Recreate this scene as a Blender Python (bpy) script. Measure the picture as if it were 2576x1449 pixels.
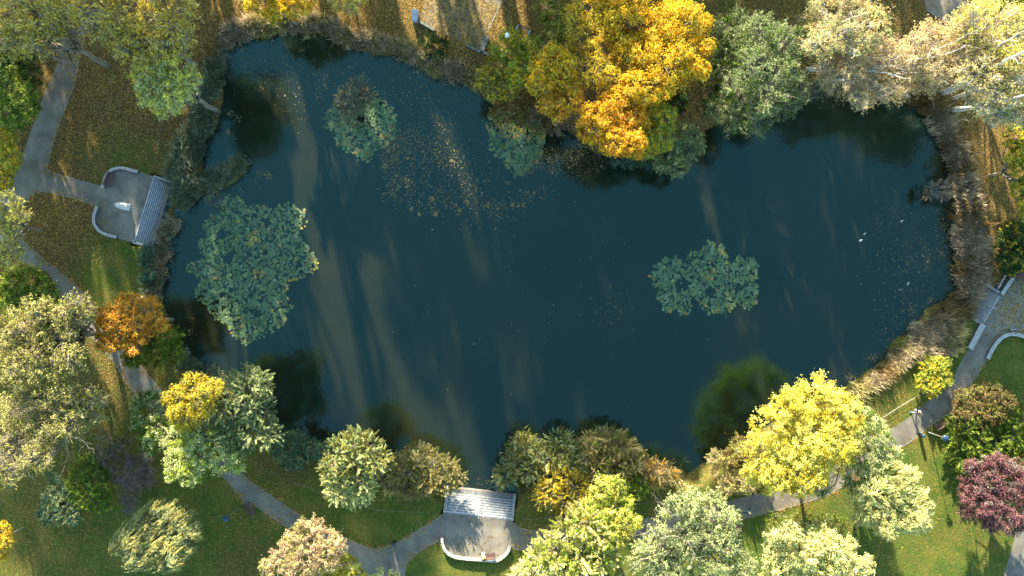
import bpy, math
import numpy as np
from mathutils import Vector, Matrix

# ------------------------------------------------------------------ camera, sky, sun, exposure
scene = bpy.context.scene
for o in list(bpy.data.objects): bpy.data.objects.remove(o)
R = math.radians
H = 96.0                       # flying height of the camera in metres
PPM = 29.0 / 1.5528            # reference-units per metre at ground level (2576-wide units)
CX, CY = 1288.0, 724.5

cam_d = bpy.data.cameras.new('camera'); cam = bpy.data.objects.new('camera', cam_d)
scene.collection.objects.link(cam)
cam.location = (0, 0, H); cam.rotation_euler = (0, 0, 0)
cam_d.sensor_width = 36; cam_d.lens = 36 * H * PPM / 2576
cam_d.clip_end = 3000; cam_d.clip_start = 1
scene.camera = cam

SUN_EL, SLOPE = R(17.5), 0.24
sd = Vector((SLOPE, -1.0, 0)).normalized()
sun_dir = Vector((sd.x * math.cos(SUN_EL), sd.y * math.cos(SUN_EL), -math.sin(SUN_EL)))
w = bpy.data.worlds.new('World'); scene.world = w; w.use_nodes = True
nt = w.node_tree
sky = nt.nodes.new('ShaderNodeTexSky'); sky.sky_type = 'NISHITA'; sky.sun_disc = False
sky.sun_elevation = SUN_EL; sky.sun_rotation = math.atan2(-sd.x, -sd.y)
sky.air_density = 1.0; sky.dust_density = 0.6; sky.ozone_density = 2.0
bg = nt.nodes['Background']; bg.inputs['Strength'].default_value = 0.105
skm = nt.nodes.new('ShaderNodeMix'); skm.data_type = 'RGBA'; skm.blend_type = 'MULTIPLY'; skm.inputs[0].default_value = 1.0
skm.inputs[7].default_value = (0.94, 1.0, 0.85, 1)      # slightly hazy, greenish autumn sky
nt.links.new(sky.outputs[0], skm.inputs[6]); nt.links.new(skm.outputs[2], bg.inputs['Color'])
sl = bpy.data.lights.new('sun', 'SUN'); so = bpy.data.objects.new('sun', sl); scene.collection.objects.link(so)
sl.energy = 5.0; sl.angle = R(0.85); sl.color = (1.0, 0.87, 0.64)
so.location = (-20, 80, 60); so.rotation_euler = sun_dir.to_track_quat('-Z', 'Y').to_euler()
scene.view_settings.view_transform = 'Standard'; scene.view_settings.look = 'None'
scene.view_settings.exposure = 2.4; scene.view_settings.gamma = 1.0
scene.view_settings.use_curve_mapping = False
scene.render.engine = 'CYCLES'
scene.cycles.max_bounces = 6; scene.cycles.diffuse_bounces = 3; scene.cycles.transmission_bounces = 3

C = scene.collection
rng = np.random.default_rng(7)

def Q(x, y, z=0.0):
    """point at height z that stands where the survey picture shows (x, y)"""
    s = (H - z) / H / PPM
    return np.array([(x - CX) * s, (CY - y) * s, z])

# ------------------------------------------------------------------ materials
MATS = {}
def new_mat(name):
    m = bpy.data.materials.new(name); m.use_nodes = True; MATS[name] = m
    return m, m.node_tree, m.node_tree.nodes['Principled BSDF']

def simple(name, col, rough=0.7, metal=0.0, noise=0.15, scale=6.0, bump=0.0):
    m, nt, p = new_mat(name)
    p.inputs['Roughness'].default_value = rough; p.inputs['Metallic'].default_value = metal
    tc = nt.nodes.new('ShaderNodeTexCoord'); n = nt.nodes.new('ShaderNodeTexNoise')
    n.inputs['Scale'].default_value = scale; n.inputs['Detail'].default_value = 5
    nt.links.new(tc.outputs['Object'], n.inputs['Vector'])
    r = nt.nodes.new('ShaderNodeValToRGB')
    c = np.array(col)
    r.color_ramp.elements[0].position = 0.3; r.color_ramp.elements[1].position = 0.7
    r.color_ramp.elements[0].color = (*np.clip(c * (1 - noise), 0, 1), 1)
    r.color_ramp.elements[1].color = (*np.clip(c * (1 + noise), 0, 1), 1)
    nt.links.new(n.outputs['Fac'], r.inputs['Fac']); nt.links.new(r.outputs['Color'], p.inputs['Base Color'])
    if bump:
        b = nt.nodes.new('ShaderNodeBump'); b.inputs['Distance'].default_value = bump
        nt.links.new(n.outputs['Fac'], b.inputs['Height']); nt.links.new(b.outputs['Normal'], p.inputs['Normal'])
    return m

def leaf_mat(name, trans=0.4, rough=0.6):
    m = bpy.data.materials.new(name); m.use_nodes = True; MATS[name] = m
    nt = m.node_tree; nt.nodes.clear()
    out = nt.nodes.new('ShaderNodeOutputMaterial')
    at = nt.nodes.new('ShaderNodeAttribute'); at.attribute_name = 'leaf_colour'
    tc = nt.nodes.new('ShaderNodeTexCoord'); n = nt.nodes.new('ShaderNodeTexNoise')
    n.inputs['Scale'].default_value = 0.9; n.inputs['Detail'].default_value = 3
    nt.links.new(tc.outputs['Object'], n.inputs['Vector'])
    hs = nt.nodes.new('ShaderNodeHueSaturation')
    mr = nt.nodes.new('ShaderNodeMapRange'); mr.inputs['From Min'].default_value = 0.3; mr.inputs['From Max'].default_value = 0.7
    mr.inputs['To Min'].default_value = 0.8; mr.inputs['To Max'].default_value = 1.2
    nt.links.new(n.outputs['Fac'], mr.inputs['Value']); nt.links.new(mr.outputs[0], hs.inputs['Value'])
    nt.links.new(at.outputs['Color'], hs.inputs['Color'])
    d = nt.nodes.new('ShaderNodeBsdfDiffuse'); t = nt.nodes.new('ShaderNodeBsdfTranslucent')
    mx = nt.nodes.new('ShaderNodeMixShader'); mx.inputs['Fac'].default_value = trans
    nt.links.new(hs.outputs['Color'], d.inputs['Color']); nt.links.new(hs.outputs['Color'], t.inputs['Color'])
    nt.links.new(d.outputs[0], mx.inputs[1]); nt.links.new(t.outputs[0], mx.inputs[2])
    nt.links.new(mx.outputs[0], out.inputs['Surface'])
    return m

leafM = leaf_mat('foliage', 0.42)
reedM = leaf_mat('reed_blades', 0.25)
padM = leaf_mat('lily_pads', 0.1)
litterM = leaf_mat('dry_leaves', 0.15)
barkM = simple('grey_bark', (0.22, 0.19, 0.15), 0.9, noise=0.35, scale=3, bump=0.02)
darkbarkM = simple('dark_bark', (0.09, 0.07, 0.05), 0.9, noise=0.35, scale=3, bump=0.02)
birchM = simple('pale_bark', (0.55, 0.52, 0.46), 0.8, noise=0.35, scale=2.2, bump=0.01)
twigM = simple('mauve_twigs', (0.26, 0.22, 0.20), 0.9, noise=0.3)
stoneM = simple('granite_setts', (0.50, 0.50, 0.48), 0.85, noise=0.35, scale=4, bump=0.01)
mortarM = simple('wall_core', (0.10, 0.11, 0.12), 0.9, noise=0.25, scale=5)
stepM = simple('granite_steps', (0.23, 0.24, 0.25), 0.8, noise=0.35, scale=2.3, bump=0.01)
nosingM = simple('worn_step_edge', (0.44, 0.46, 0.48), 0.75, noise=0.2, scale=3)  # lighter stone edge on darkened treads; the contrast paints in riser shadow
step_dirtM = simple('littered_steps', (0.26, 0.23, 0.17), 0.9, noise=0.6, scale=5.0, bump=0.02)
kerbM = simple('kerb_stone', (0.22, 0.22, 0.20), 0.85, noise=0.4, scale=3)
marbleM = simple('white_marble', (0.82, 0.83, 0.84), 0.5, noise=0.06, scale=4)
woodM = simple('red_brown_slats', (0.13, 0.075, 0.07), 0.55, noise=0.3, scale=8)
ironM = simple('dark_iron', (0.05, 0.05, 0.055), 0.5, 0.6, noise=0.2)
galvM = simple('galvanised_post', (0.42, 0.42, 0.43), 0.45, 0.7, noise=0.15)
mossM = simple('mossy_stone', (0.16, 0.17, 0.15), 0.9, noise=0.5, scale=5)
blueM = simple('blue_enamel', (0.02, 0.055, 0.13), 0.35, noise=0.12)
greyheadM = simple('grey_lamp_shade', (0.12, 0.14, 0.20), 0.35, noise=0.12)
opalM = simple('opal_glass', (0.85, 0.85, 0.88), 0.3, noise=0.03)
concM = simple('pale_concrete', (0.42, 0.46, 0.50), 0.85, noise=0.25, scale=3)
railM = simple('rusty_rail', (0.35, 0.20, 0.16), 0.6, 0.2, noise=0.3)
wireM = simple('pale_fence_metal', (0.17, 0.18, 0.16), 0.5, 0.3, noise=0.2)

# ------------------------------------------------------------------ mesh helpers
def mesh_obj(name, V, F, mat, parent=None, cols=None, smooth=False, colname='leaf_colour'):
    me = bpy.data.meshes.new(name)
    if isinstance(F, np.ndarray):
        k = F.shape[1]; nf = len(F)
        me.vertices.add(len(V)); me.vertices.foreach_set('co', np.asarray(V, np.float32).ravel())
        me.loops.add(nf * k); me.loops.foreach_set('vertex_index', F.astype(np.int32).ravel())
        me.polygons.add(nf); me.polygons.foreach_set('loop_start', np.arange(0, nf * k, k, dtype=np.int32))
        me.update(calc_edges=True)
    else:
        me.from_pydata([tuple(v) for v in V], [], F); me.update()
    if cols is not None:
        a = me.attributes.new(colname, 'FLOAT_COLOR', 'POINT')
        cc = np.ones((len(V), 4), np.float32); cc[:, :3] = cols; a.data.foreach_set('color', cc.ravel())
    if smooth: me.polygons.foreach_set('use_smooth', np.ones(len(me.polygons), bool))
    if mat: me.materials.append(mat)
    o = bpy.data.objects.new(name, me); C.objects.link(o)
    if parent is not None: o.parent = parent
    return o

def tag(o, label=None, cat=None, group=None, kind=None):
    if label: o['label'] = label
    if cat: o['category'] = cat
    if group: o['group'] = group
    if kind: o['kind'] = kind
    return o

def thing(name, label, cat, loc=(0, 0, 0), rz=0, group=None):
    o = bpy.data.objects.new(name, None); C.objects.link(o); o.empty_display_size = 0.3
    o.location = tuple(float(v) for v in loc); o.rotation_euler = (0, 0, rz)
    return tag(o, label, cat, group)

class MB:
    def __init__(s): s.V = []; s.F = []
    def add(s, vs, fs):
        b = len(s.V); s.V += [tuple(v) for v in vs]; s.F += [tuple(i + b for i in f) for f in fs]
    def box(s, c, size, rz=0.0, top=1.0):
        x, y, z = [v / 2 for v in size]; cs, sn = math.cos(rz), math.sin(rz); vs = []
        for k, dz in enumerate((-z, z)):
            t = 1 if k == 0 else top
            for dx, dy in ((-x, -y), (x, -y), (x, y), (-x, y)):
                dx, dy = dx * t, dy * t
                vs.append((c[0] + dx * cs - dy * sn, c[1] + dx * sn + dy * cs, c[2] + dz))
        s.add(vs, [(3, 2, 1, 0), (4, 5, 6, 7), (0, 1, 5, 4), (1, 2, 6, 5), (2, 3, 7, 6), (3, 0, 4, 7)])
    def prism(s, poly, z0, z1):
        n = len(poly)
        a = sum(poly[i][0] * poly[(i + 1) % n][1] - poly[(i + 1) % n][0] * poly[i][1] for i in range(n))
        if a < 0: poly = poly[::-1]
        z0s = z0 if hasattr(z0, '__len__') else [z0] * n
        vs = [(p[0], p[1], z0s[i]) for i, p in enumerate(poly)] + [(p[0], p[1], z1) for p in poly]
        s.add(vs, [tuple(range(n - 1, -1, -1)), tuple(range(n, 2 * n))] + [(i, (i + 1) % n, n + (i + 1) % n, n + i) for i in range(n)])
    def tube(s, pts, rad, n=6, cap=True):
        pts = [Vector(p) for p in pts]; rad = rad if hasattr(rad, '__len__') else [rad] * len(pts)
        b = len(s.V); up = None
        for i, p in enumerate(pts):
            d = (pts[min(i + 1, len(pts) - 1)] - pts[max(i - 1, 0)])
            if d.length < 1e-6: d = Vector((0, 0, 1))
            d.normalize()
            if up is None:
                up = Vector((1, 0, 0)) if abs(d.x) < 0.8 else Vector((0, 1, 0))
            u = (up - d * up.dot(d)).normalized(); v = d.cross(u); up = u
            for k in range(n):
                a = 2 * math.pi * k / n
                s.V.append(tuple(p + (u * math.cos(a) + v * math.sin(a)) * rad[i]))
        for i in range(len(pts) - 1):
            for k in range(n):
                s.F.append((b + i * n + k, b + i * n + (k + 1) % n, b + (i + 1) * n + (k + 1) % n, b + (i + 1) * n + k))
        if cap:
            s.F.append(tuple(b + k for k in range(n - 1, -1, -1))); e = b + (len(pts) - 1) * n
            s.F.append(tuple(e + k for k in range(n)))
    def lathe(s, prof, n=16, c=(0, 0, 0), sx=1, sy=1):
        b = len(s.V)
        for r, z in prof:
            for k in range(n):
                a = 2 * math.pi * k / n
                s.V.append((c[0] + r * sx * math.cos(a), c[1] + r * sy * math.sin(a), c[2] + z))
        for i in range(len(prof) - 1):
            for k in range(n):
                s.F.append((b + i * n + k, b + i * n + (k + 1) % n, b + (i + 1) * n + (k + 1) % n, b + (i + 1) * n + k))
        s.F.append(tuple(b + k for k in range(n - 1, -1, -1))); e = b + (len(prof) - 1) * n
        s.F.append(tuple(e + k for k in range(n)))
    def build(s, name, mat, parent=None, smooth=False):
        return mesh_obj(name, s.V, s.F, mat, parent, smooth=smooth)

def unit(v): return v / (np.linalg.norm(v, axis=-1, keepdims=True) + 1e-9)

def smooth_poly(pts, n=4, closed=True):
    P = np.array(pts, float); m = len(P); out = []
    for i in range(m if closed else m - 1):
        p0 = P[(i - 1) % m] if closed else P[max(i - 1, 0)]
        p1 = P[i]; p2 = P[(i + 1) % m]; p3 = P[(i + 2) % m] if closed else P[min(i + 2, m - 1)]
        for k in range(n):
            t = k / n
            out.append(0.5 * (2 * p1 + (p2 - p0) * t + (2 * p0 - 5 * p1 + 4 * p2 - p3) * t * t + (3 * p1 - 3 * p2 + p3 - p0) * t ** 3))
    if not closed: out.append(P[-1])
    return np.array(out)

def inside(poly, X, Y):
    r = np.zeros(X.shape, bool); n = len(poly)
    for i in range(n):
        x1, y1 = poly[i][:2]; x2, y2 = poly[(i + 1) % n][:2]
        if y1 == y2: continue
        c = ((y1 > Y) != (y2 > Y)) & (X < (x2 - x1) * (Y - y1) / (y2 - y1) + x1)
        r ^= c
    return r

def dist(poly, X, Y, closed=True):
    d = np.full(X.shape, 1e9); n = len(poly)
    for i in range(n if closed else n - 1):
        x1, y1 = poly[i][:2]; x2, y2 = poly[(i + 1) % n][:2]
        dx, dy = x2 - x1, y2 - y1; L = dx * dx + dy * dy + 1e-9
        t = np.clip(((X - x1) * dx + (Y - y1) * dy) / L, 0, 1)
        d = np.minimum(d, np.hypot(X - x1 - t * dx, Y - y1 - t * dy))
    return d

# ------------------------------------------------------------------ terrain and water
WZ = -1.35
shore_q = [(560,130),(585,108),(620,95),(700,84),(760,78),(830,92),(885,122),(944,133),(1000,144),(1044,165),(1111,190),(1154,203),(1190,222),
 (1220,250),(1262,272),(1310,285),(1365,302),(1425,325),(1455,350),(1500,385),(1560,392),(1620,385),(1660,372),(1715,352),(1758,332),(1810,315),
 (1870,305),(1940,290),(2000,260),(2060,240),(2120,228),(2200,232),(2265,248),(2312,272),(2345,305),(2366,350),(2392,405),(2405,460),(2411,520),
 (2404,570),(2400,620),(2405,683),(2411,716),(2399,746),(2375,760),(2335,772),(2318,795),(2299,823),(2275,843),(2245,856),(2235,883),(2225,903),
 (2185,932),(2145,962),(2110,985),(2060,1008),(2000,1032),(1940,1062),(1881,1100),(1835,1127),(1788,1153),(1755,1175),(1728,1188),(1705,1184),(1678,1176),
 (1621,1168),(1560,1172),(1480,1172),(1400,1172),(1340,1185),(1300,1212),(1290,1232),(1215,1226),(1133,1216),(1090,1206),(1050,1196),(980,1178),(900,1152),(831,1128),(800,1122),
 (775,1108),(707,1092),(680,1075),(650,1045),(605,1000),(565,962),(520,938),(478,902),(455,855),(432,805),(408,752),(413,696),(416,650),(424,605),
 (430,560),(443,526),(483,500),(520,482),(570,470),(612,440),(618,405),(590,400),(548,425),(518,440),(510,400),(515,360),(540,325),(552,290),(560,240),(555,190)]
SHORE = [tuple(Q(x, y, WZ)[:2]) for x, y in shore_q]
SH = smooth_poly(SHORE, 3)
SH += rng.normal(0, 0.10, SH.shape)

def stair_quad(tl, tr, bl, br):      # upper edge at path level, lower edge at the landing
    return [Q(*tl, 0), Q(*tr, 0), Q(*bl, -1.2), Q(*br, -1.2)]
ST_LEFT = stair_quad((385.2, 445), (334.5, 608.6), (431, 462.8), (386, 620))
ST_MID = stair_quad((1120, 1290), (1287.5, 1309), (1129, 1222.5), (1293, 1242))
ST_RIGHT = stair_quad((2475, 814), (2518.6, 741.5), (2435, 794), (2476, 714))

axx = np.concatenate([[-900, -600, -400, -260, -180, -130, -100, -85], np.arange(-76, 76.01, 0.4), [85, 100, 130, 180, 260, 400, 600, 900]])
axy = np.concatenate([[-900, -600, -400, -260, -180, -120, -85, -60], np.arange(-46, 46.01, 0.4), [60, 85, 120, 180, 260, 400, 600, 900]])
GX, GY = np.meshgrid(axx, axy)
ins = inside(SH, GX, GY); dsh = dist(SH, GX, GY)
def sstep(t): t = np.clip(t, 0, 1); return t * t * (3 - 2 * t)
GZ = np.where(ins, WZ - 1.4 * sstep(dsh / 2.5) - 0.02, WZ + (-WZ) * sstep((dsh + 0.15) / 2.3))
for st in (ST_LEFT, ST_MID, ST_RIGHT):
    u_ = unit(st[1] - st[0]); dn_ = unit((st[2] + st[3] - st[0] - st[1]) * np.array([1, 1, 0]))
    poly = [st[0] - u_ * .28 - dn_ * .42, st[1] + u_ * .28 - dn_ * .42, st[3] + u_ * .28 + dn_ * .5, st[2] - u_ * .28 + dn_ * .5]
    poly = [tuple(p[:2]) for p in poly]
    m = inside(poly, GX, GY)
    GZ = np.where(m, np.minimum(GZ, -2.2), GZ)
def ground_z(x, y):
    """height of the ground at any point"""
    x = np.atleast_1d(np.asarray(x, float)); y = np.atleast_1d(np.asarray(y, float))
    i = np.clip(np.searchsorted(axx, x) - 1, 0, len(axx) - 2); j = np.clip(np.searchsorted(axy, y) - 1, 0, len(axy) - 2)
    u = (x - axx[i]) / (axx[i + 1] - axx[i]); v = (y - axy[j]) / (axy[j + 1] - axy[j])
    return (GZ[j, i] * (1 - u) * (1 - v) + GZ[j, i + 1] * u * (1 - v) + GZ[j + 1, i] * (1 - u) * v + GZ[j + 1, i + 1] * u * v)

# how much fallen leaf lies where: (x, y, radius, amount)
LIT = [(300,250,170,.80),(230,160,120,.9),(330,400,60,.30),(240,380,80,.55),(150,540,90,.95),(100,580,80,.95),(220,600,60,.6),(280,640,70,.25),(250,700,70,.4),
 (550,60,160,.95),(800,50,160,.97),(1000,60,160,.97),(1180,60,160,.9),(1150,150,70,.97),(1300,60,90,.85),(1450,150,90,.9),(1700,250,70,.8),(1560,200,100,.9),
 (2500,300,120,.9),(2500,450,80,.95),(2490,600,60,.95),(2480,680,60,.95),(2200,60,200,.75),(1900,30,80,.7),(250,950,110,.6),(330,1030,80,.55),(100,1000,150,.6),
 (250,1150,120,.5),(130,1330,110,.5),(420,1340,110,.35),(560,1300,80,.35),(600,1400,60,.6),(800,1280,60,.35),(900,1330,60,.25),(1000,1320,60,.15),
 (700,1250,40,.3),(720,1180,50,.6),(1000,1240,60,.5),(1350,1300,50,.5),(1450,1280,50,.7),(1700,1230,50,.5),(1800,1200,50,.45),(2200,1000,60,.5),
 (1150,1420,60,.2),(1350,1390,60,.4),(2100,1290,60,.25),(2300,1300,90,.12),(2400,1400,90,.2),(2500,930,70,.2),(2540,1000,50,.3),(2330,1060,40,.3),(2450,1340,50,.6),
 (70,120,120,.9),(60,260,100,.8),(30,700,100,.85),(450,240,60,.9)]
LX = GX * PPM + CX; LY = CY - GY * PPM
num = np.full(GX.shape, 0.08 * 0.02); den = np.full(GX.shape, 0.02)
for x, y, r, a in LIT:
    g = np.exp(-((LX - x) ** 2 + (LY - y) ** 2) / (2 * (r * 0.75) ** 2)); num += g * a; den += g
litter = num / den
bank = np.exp(-(np.maximum(dsh - 1, 0) / 1.6) ** 2)
cols = np.stack([litter.ravel(), (bank * ~ins).ravel(), ins.ravel().astype(float)], 1)
ny, nx = GX.shape
idx = np.arange(nx * ny).reshape(ny, nx)
F = np.stack([idx[:-1, :-1].ravel(), idx[:-1, 1:].ravel(), idx[1:, 1:].ravel(), idx[1:, :-1].ravel()], 1)
V = np.stack([GX.ravel(), GY.ravel(), GZ.ravel()], 1)

m, nt, p = new_mat('lawn_and_leaf_litter')
L = nt.links.new; N = nt.nodes.new
tc = N('ShaderNodeTexCoord'); at = N('ShaderNodeAttribute'); at.attribute_name = 'cover'
sep = N('ShaderNodeSeparateColor'); L(at.outputs['Color'], sep.inputs[0])
n1 = N('ShaderNodeTexNoise'); n1.inputs['Scale'].default_value = 0.35; n1.inputs['Detail'].default_value = 6; L(tc.outputs['Object'], n1.inputs['Vector'])
n2 = N('ShaderNodeTexNoise'); n2.inputs['Scale'].default_value = 4.0; n2.inputs['Detail'].default_value = 6; n2.inputs['Roughness'].default_value = 0.7; L(tc.outputs['Object'], n2.inputs['Vector'])
def ramp(cols_, pos, src):
    r = N('ShaderNodeValToRGB'); e = r.color_ramp.elements
    while len(e) < len(cols_): e.new(0.5)
    for i, (c, q) in enumerate(zip(cols_, pos)): e[i].position = q; e[i].color = (*c, 1)
    L(src, r.inputs['Fac']); return r.outputs['Color']
def mix(fac, a, b, t='MIX'):
    x = N('ShaderNodeMix'); x.data_type = 'RGBA'; x.blend_type = t
    if isinstance(fac, float): x.inputs[0].default_value = fac
    else: L(fac, x.inputs[0])
    L(a, x.inputs[6]); L(b, x.inputs[7]); return x.outputs[2]
def mth(op, a, b=None, c=None):
    x = N('ShaderNodeMath'); x.operation = op
    for i, v in enumerate((a, b, c)):
        if v is None: continue
        if isinstance(v, (int, float)): x.inputs[i].default_value = v
        else: L(v, x.inputs[i])
    return x.outputs[0]
grass = ramp([(0.030, 0.056, 0.010), (0.066, 0.108, 0.016), (0.135, 0.165, 0.032)], [0.25, 0.5, 0.75], n2.outputs['Fac'])
grass2 = ramp([(0.072, 0.088, 0.015), (0.20, 0.20, 0.038)], [0.35, 0.7], n2.outputs['Fac'])
g = mix(ramp([(0, 0, 0), (1, 1, 1)], [0.42, 0.62], n1.outputs['Fac']), grass, grass2)
soil = ramp([(0.055, 0.038, 0.018), (0.105, 0.074, 0.032)], [0.35, 0.65], n2.outputs['Fac'])
vo = N('ShaderNodeTexVoronoi'); vo.inputs['Scale'].default_value = 8.5; vo.inputs['Randomness'].default_value = 1.0
wv = N('ShaderNodeVectorMath'); wv.operation = 'ADD'
ns = N('ShaderNodeTexNoise'); ns.inputs['Scale'].default_value = 9; L(tc.outputs['Object'], ns.inputs['Vector'])
sc = N('ShaderNodeVectorMath'); sc.operation = 'SCALE'; sc.inputs['Scale'].default_value = 0.12; L(ns.outputs['Color'], sc.inputs[0])
L(tc.outputs['Object'], wv.inputs[0]); L(sc.outputs[0], wv.inputs[1]); L(wv.outputs[0], vo.inputs['Vector'])
vs = N('ShaderNodeSeparateColor'); L(vo.outputs['Color'], vs.inputs[0])
leafc = ramp([(0.06, 0.036, 0.015), (0.125, 0.075, 0.022), (0.19, 0.12, 0.032), (0.27, 0.18, 0.05), (0.35, 0.26, 0.09)], [0.0, 0.35, 0.7, 0.9, 1.0], vs.outputs[1])
amt = mth('MULTIPLY', mth('MULTIPLY', sep.outputs[0], mth('ADD', mth('MULTIPLY', sep.outputs[0], 0.95), 0.14)), mth('ADD', 0.35, mth('MULTIPLY', n1.outputs['Fac'], 1.3)))
amt2 = mth('MAXIMUM', amt, mth('MULTIPLY', sep.outputs[1], 0.40))
isleaf = mth('LESS_THAN', vs.outputs[0], amt2)
base = mix(mth('MINIMUM', mth('MAXIMUM', mth('MULTIPLY', mth('SUBTRACT', amt2, 0.22), 2.0), 0.0), 1.0), g, soil)
col = mix(isleaf, base, leafc)
mud = N('ShaderNodeRGB'); mud.outputs[0].default_value = (0.02, 0.022, 0.016, 1)
col = mix(sep.outputs[2], col, mud.outputs[0])
L(col, p.inputs['Base Color']); p.inputs['Roughness'].default_value = 0.95; p.inputs['Specular IOR Level'].default_value = 0.15
b = N('ShaderNodeBump'); b.inputs['Distance'].default_value = 0.12; b.inputs['Strength'].default_value = 0.8
L(mth('ADD', n2.outputs['Fac'], mth('MULTIPLY', vs.outputs[2], 0.35)), b.inputs['Height']); L(b.outputs['Normal'], p.inputs['Normal'])
gr = mesh_obj('ground', V, F, m, cols=cols, smooth=True, colname='cover')
tag(gr, kind='structure')

# water
m, nt, p = new_mat('pond_water'); L = nt.links.new; N = nt.nodes.new
tc = N('ShaderNodeTexCoord'); n1 = N('ShaderNodeTexNoise'); n1.inputs['Scale'].default_value = 0.09; n1.inputs['Detail'].default_value = 4; L(tc.outputs['Object'], n1.inputs['Vector'])
L(ramp([(0.010, 0.015, 0.009), (0.016, 0.017, 0.007)], [0.35, 0.65], n1.outputs['Fac']), p.inputs['Base Color'])
p.inputs['Roughness'].default_value = 0.09; p.inputs['IOR'].default_value = 1.7; p.inputs['Specular Tint'].default_value = (0.39, 0.98, 0.96, 1)
n2 = N('ShaderNodeTexNoise'); n2.inputs['Scale'].default_value = 2.2; n2.inputs['Detail'].default_value = 4; L(tc.outputs['Object'], n2.inputs['Vector'])
b = N('ShaderNodeBump'); b.inputs['Distance'].default_value = 0.03; b.inputs['Strength'].default_value = 0.6
L(n2.outputs['Fac'], b.inputs['Height']); L(b.outputs['Normal'], p.inputs['Normal'])
lo, hi = SH.min(0) - 1.5, SH.max(0) + 1.5
tag(mesh_obj('water', [(lo[0], lo[1], WZ), (hi[0], lo[1], WZ), (hi[0], hi[1], WZ), (lo[0], hi[1], WZ)], [(0, 1, 2, 3)], m), kind='structure')

# ------------------------------------------------------------------ paths and paved places
m, nt, p = new_mat('path_gravel_asphalt'); L = nt.links.new; N = nt.nodes.new
tc = N('ShaderNodeTexCoord')
n1 = N('ShaderNodeTexNoise'); n1.inputs['Scale'].default_value = 0.5; n1.inputs['Detail'].default_value = 6; L(tc.outputs['Object'], n1.inputs['Vector'])
n2 = N('ShaderNodeTexNoise'); n2.inputs['Scale'].default_value = 11; n2.inputs['Detail'].default_value = 4; L(tc.outputs['Object'], n2.inputs['Vector'])
vo = N('ShaderNodeTexVoronoi'); vo.inputs['Scale'].default_value = 5.5; L(tc.outputs['Object'], vo.inputs['Vector'])
vs = N('ShaderNodeSeparateColor'); L(vo.outputs['Color'], vs.inputs[0])
at = N('ShaderNodeAttribute'); at.attribute_name = 'cover'; sep = N('ShaderNodeSeparateColor'); L(at.outputs['Color'], sep.inputs[0])
a1 = ramp([(0.150, 0.140, 0.122), (0.245, 0.228, 0.198)], [0.3, 0.7], n1.outputs['Fac'])
a2 = ramp([(0.75, 0.75, 0.75), (1.2, 1.2, 1.2)], [0.3, 0.7], n2.outputs['Fac'])
n3 = N('ShaderNodeTexNoise'); n3.inputs['Scale'].default_value = 0.16; n3.inputs['Detail'].default_value = 8; n3.inputs['Roughness'].default_value = 0.7; L(tc.outputs['Object'], n3.inputs['Vector'])
vc = N('ShaderNodeTexVoronoi'); vc.feature = 'DISTANCE_TO_EDGE'; vc.inputs['Scale'].default_value = 0.22; L(tc.outputs['Object'], vc.inputs['Vector'])
a3 = ramp([(0.72, 0.70, 0.66), (1.12, 1.12, 1.10)], [0.4, 0.6], n3.outputs['Fac'])
a4 = ramp([(0.88, 0.88, 0.88), (1, 1, 1)], [0.0, 0.012], vc.outputs['Distance'])
asph = mix(1.0, mix(1.0, mix(1.0, a1, a2, 'MULTIPLY'), a3, 'MULTIPLY'), a4, 'MULTIPLY')
lc = ramp([(0.06, 0.04, 0.015), (0.17, 0.11, 0.035), (0.32, 0.24, 0.09)], [0.0, 0.5, 1.0], vs.outputs[1])
amt = mth('ADD', sep.outputs[0], mth('MULTIPLY', mth('SUBTRACT', n1.outputs['Fac'], 0.5), mth('MULTIPLY', sep.outputs[0], 2.0)))
L(mix(mth('LESS_THAN', vs.outputs[0], amt), asph, lc), p.inputs['Base Color'])
p.inputs['Roughness'].default_value = 0.9
pathM = m

def fill_poly(name, qpts, z, mat, step=0.5, cov=None):
    """flat sheet inside an outline, as a clipped grid so that it can carry a cover attribute"""
    import bmesh
    P = [Q(x, y, z) for x, y in qpts]
    bm = bmesh.new(); vs = [bm.verts.new(tuple(q)) for q in P]; f = bm.faces.new(vs)
    if f.normal.z < 0: f.normal_flip()
    bm.normal_update()
    if f.normal.z < 0: bmesh.ops.reverse_faces(bm, faces=[f])
    xs = [q[0] for q in P]; ys = [q[1] for q in P]
    st = step
    for a in np.arange(min(xs) + st, max(xs), st):
        bmesh.ops.bisect_plane(bm, geom=bm.verts[:] + bm.edges[:] + bm.faces[:], plane_co=(a, 0, 0), plane_no=(1, 0, 0))
    for a in np.arange(min(ys) + st, max(ys), st):
        bmesh.ops.bisect_plane(bm, geom=bm.verts[:] + bm.edges[:] + bm.faces[:], plane_co=(0, a, 0), plane_no=(0, 1, 0))
    me = bpy.data.meshes.new(name); bm.to_mesh(me); bm.free()
    co = np.array([v.co[:] for v in me.vertices])
    c = np.zeros((len(co), 4), np.float32); c[:, 3] = 1
    qx = co[:, 0] * PPM + CX; qy = CY - co[:, 1] * PPM
    c[:, 0] = 0.012
    for x, y, r, a_ in (cov or []):
        c[:, 0] = np.maximum(c[:, 0], a_ * np.exp(-((qx - x) ** 2 + (qy - y) ** 2) / (2 * (0.7 * r) ** 2)))
    a = me.attributes.new('cover', 'FLOAT_COLOR', 'POINT'); a.data.foreach_set('color', c.ravel())
    me.materials.append(mat); o = bpy.data.objects.new(name, me); C.objects.link(o)
    tag(o, kind='structure'); return o

def sm(pts, n=3): return [tuple(p) for p in smooth_poly(pts, n, closed=False)]

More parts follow.
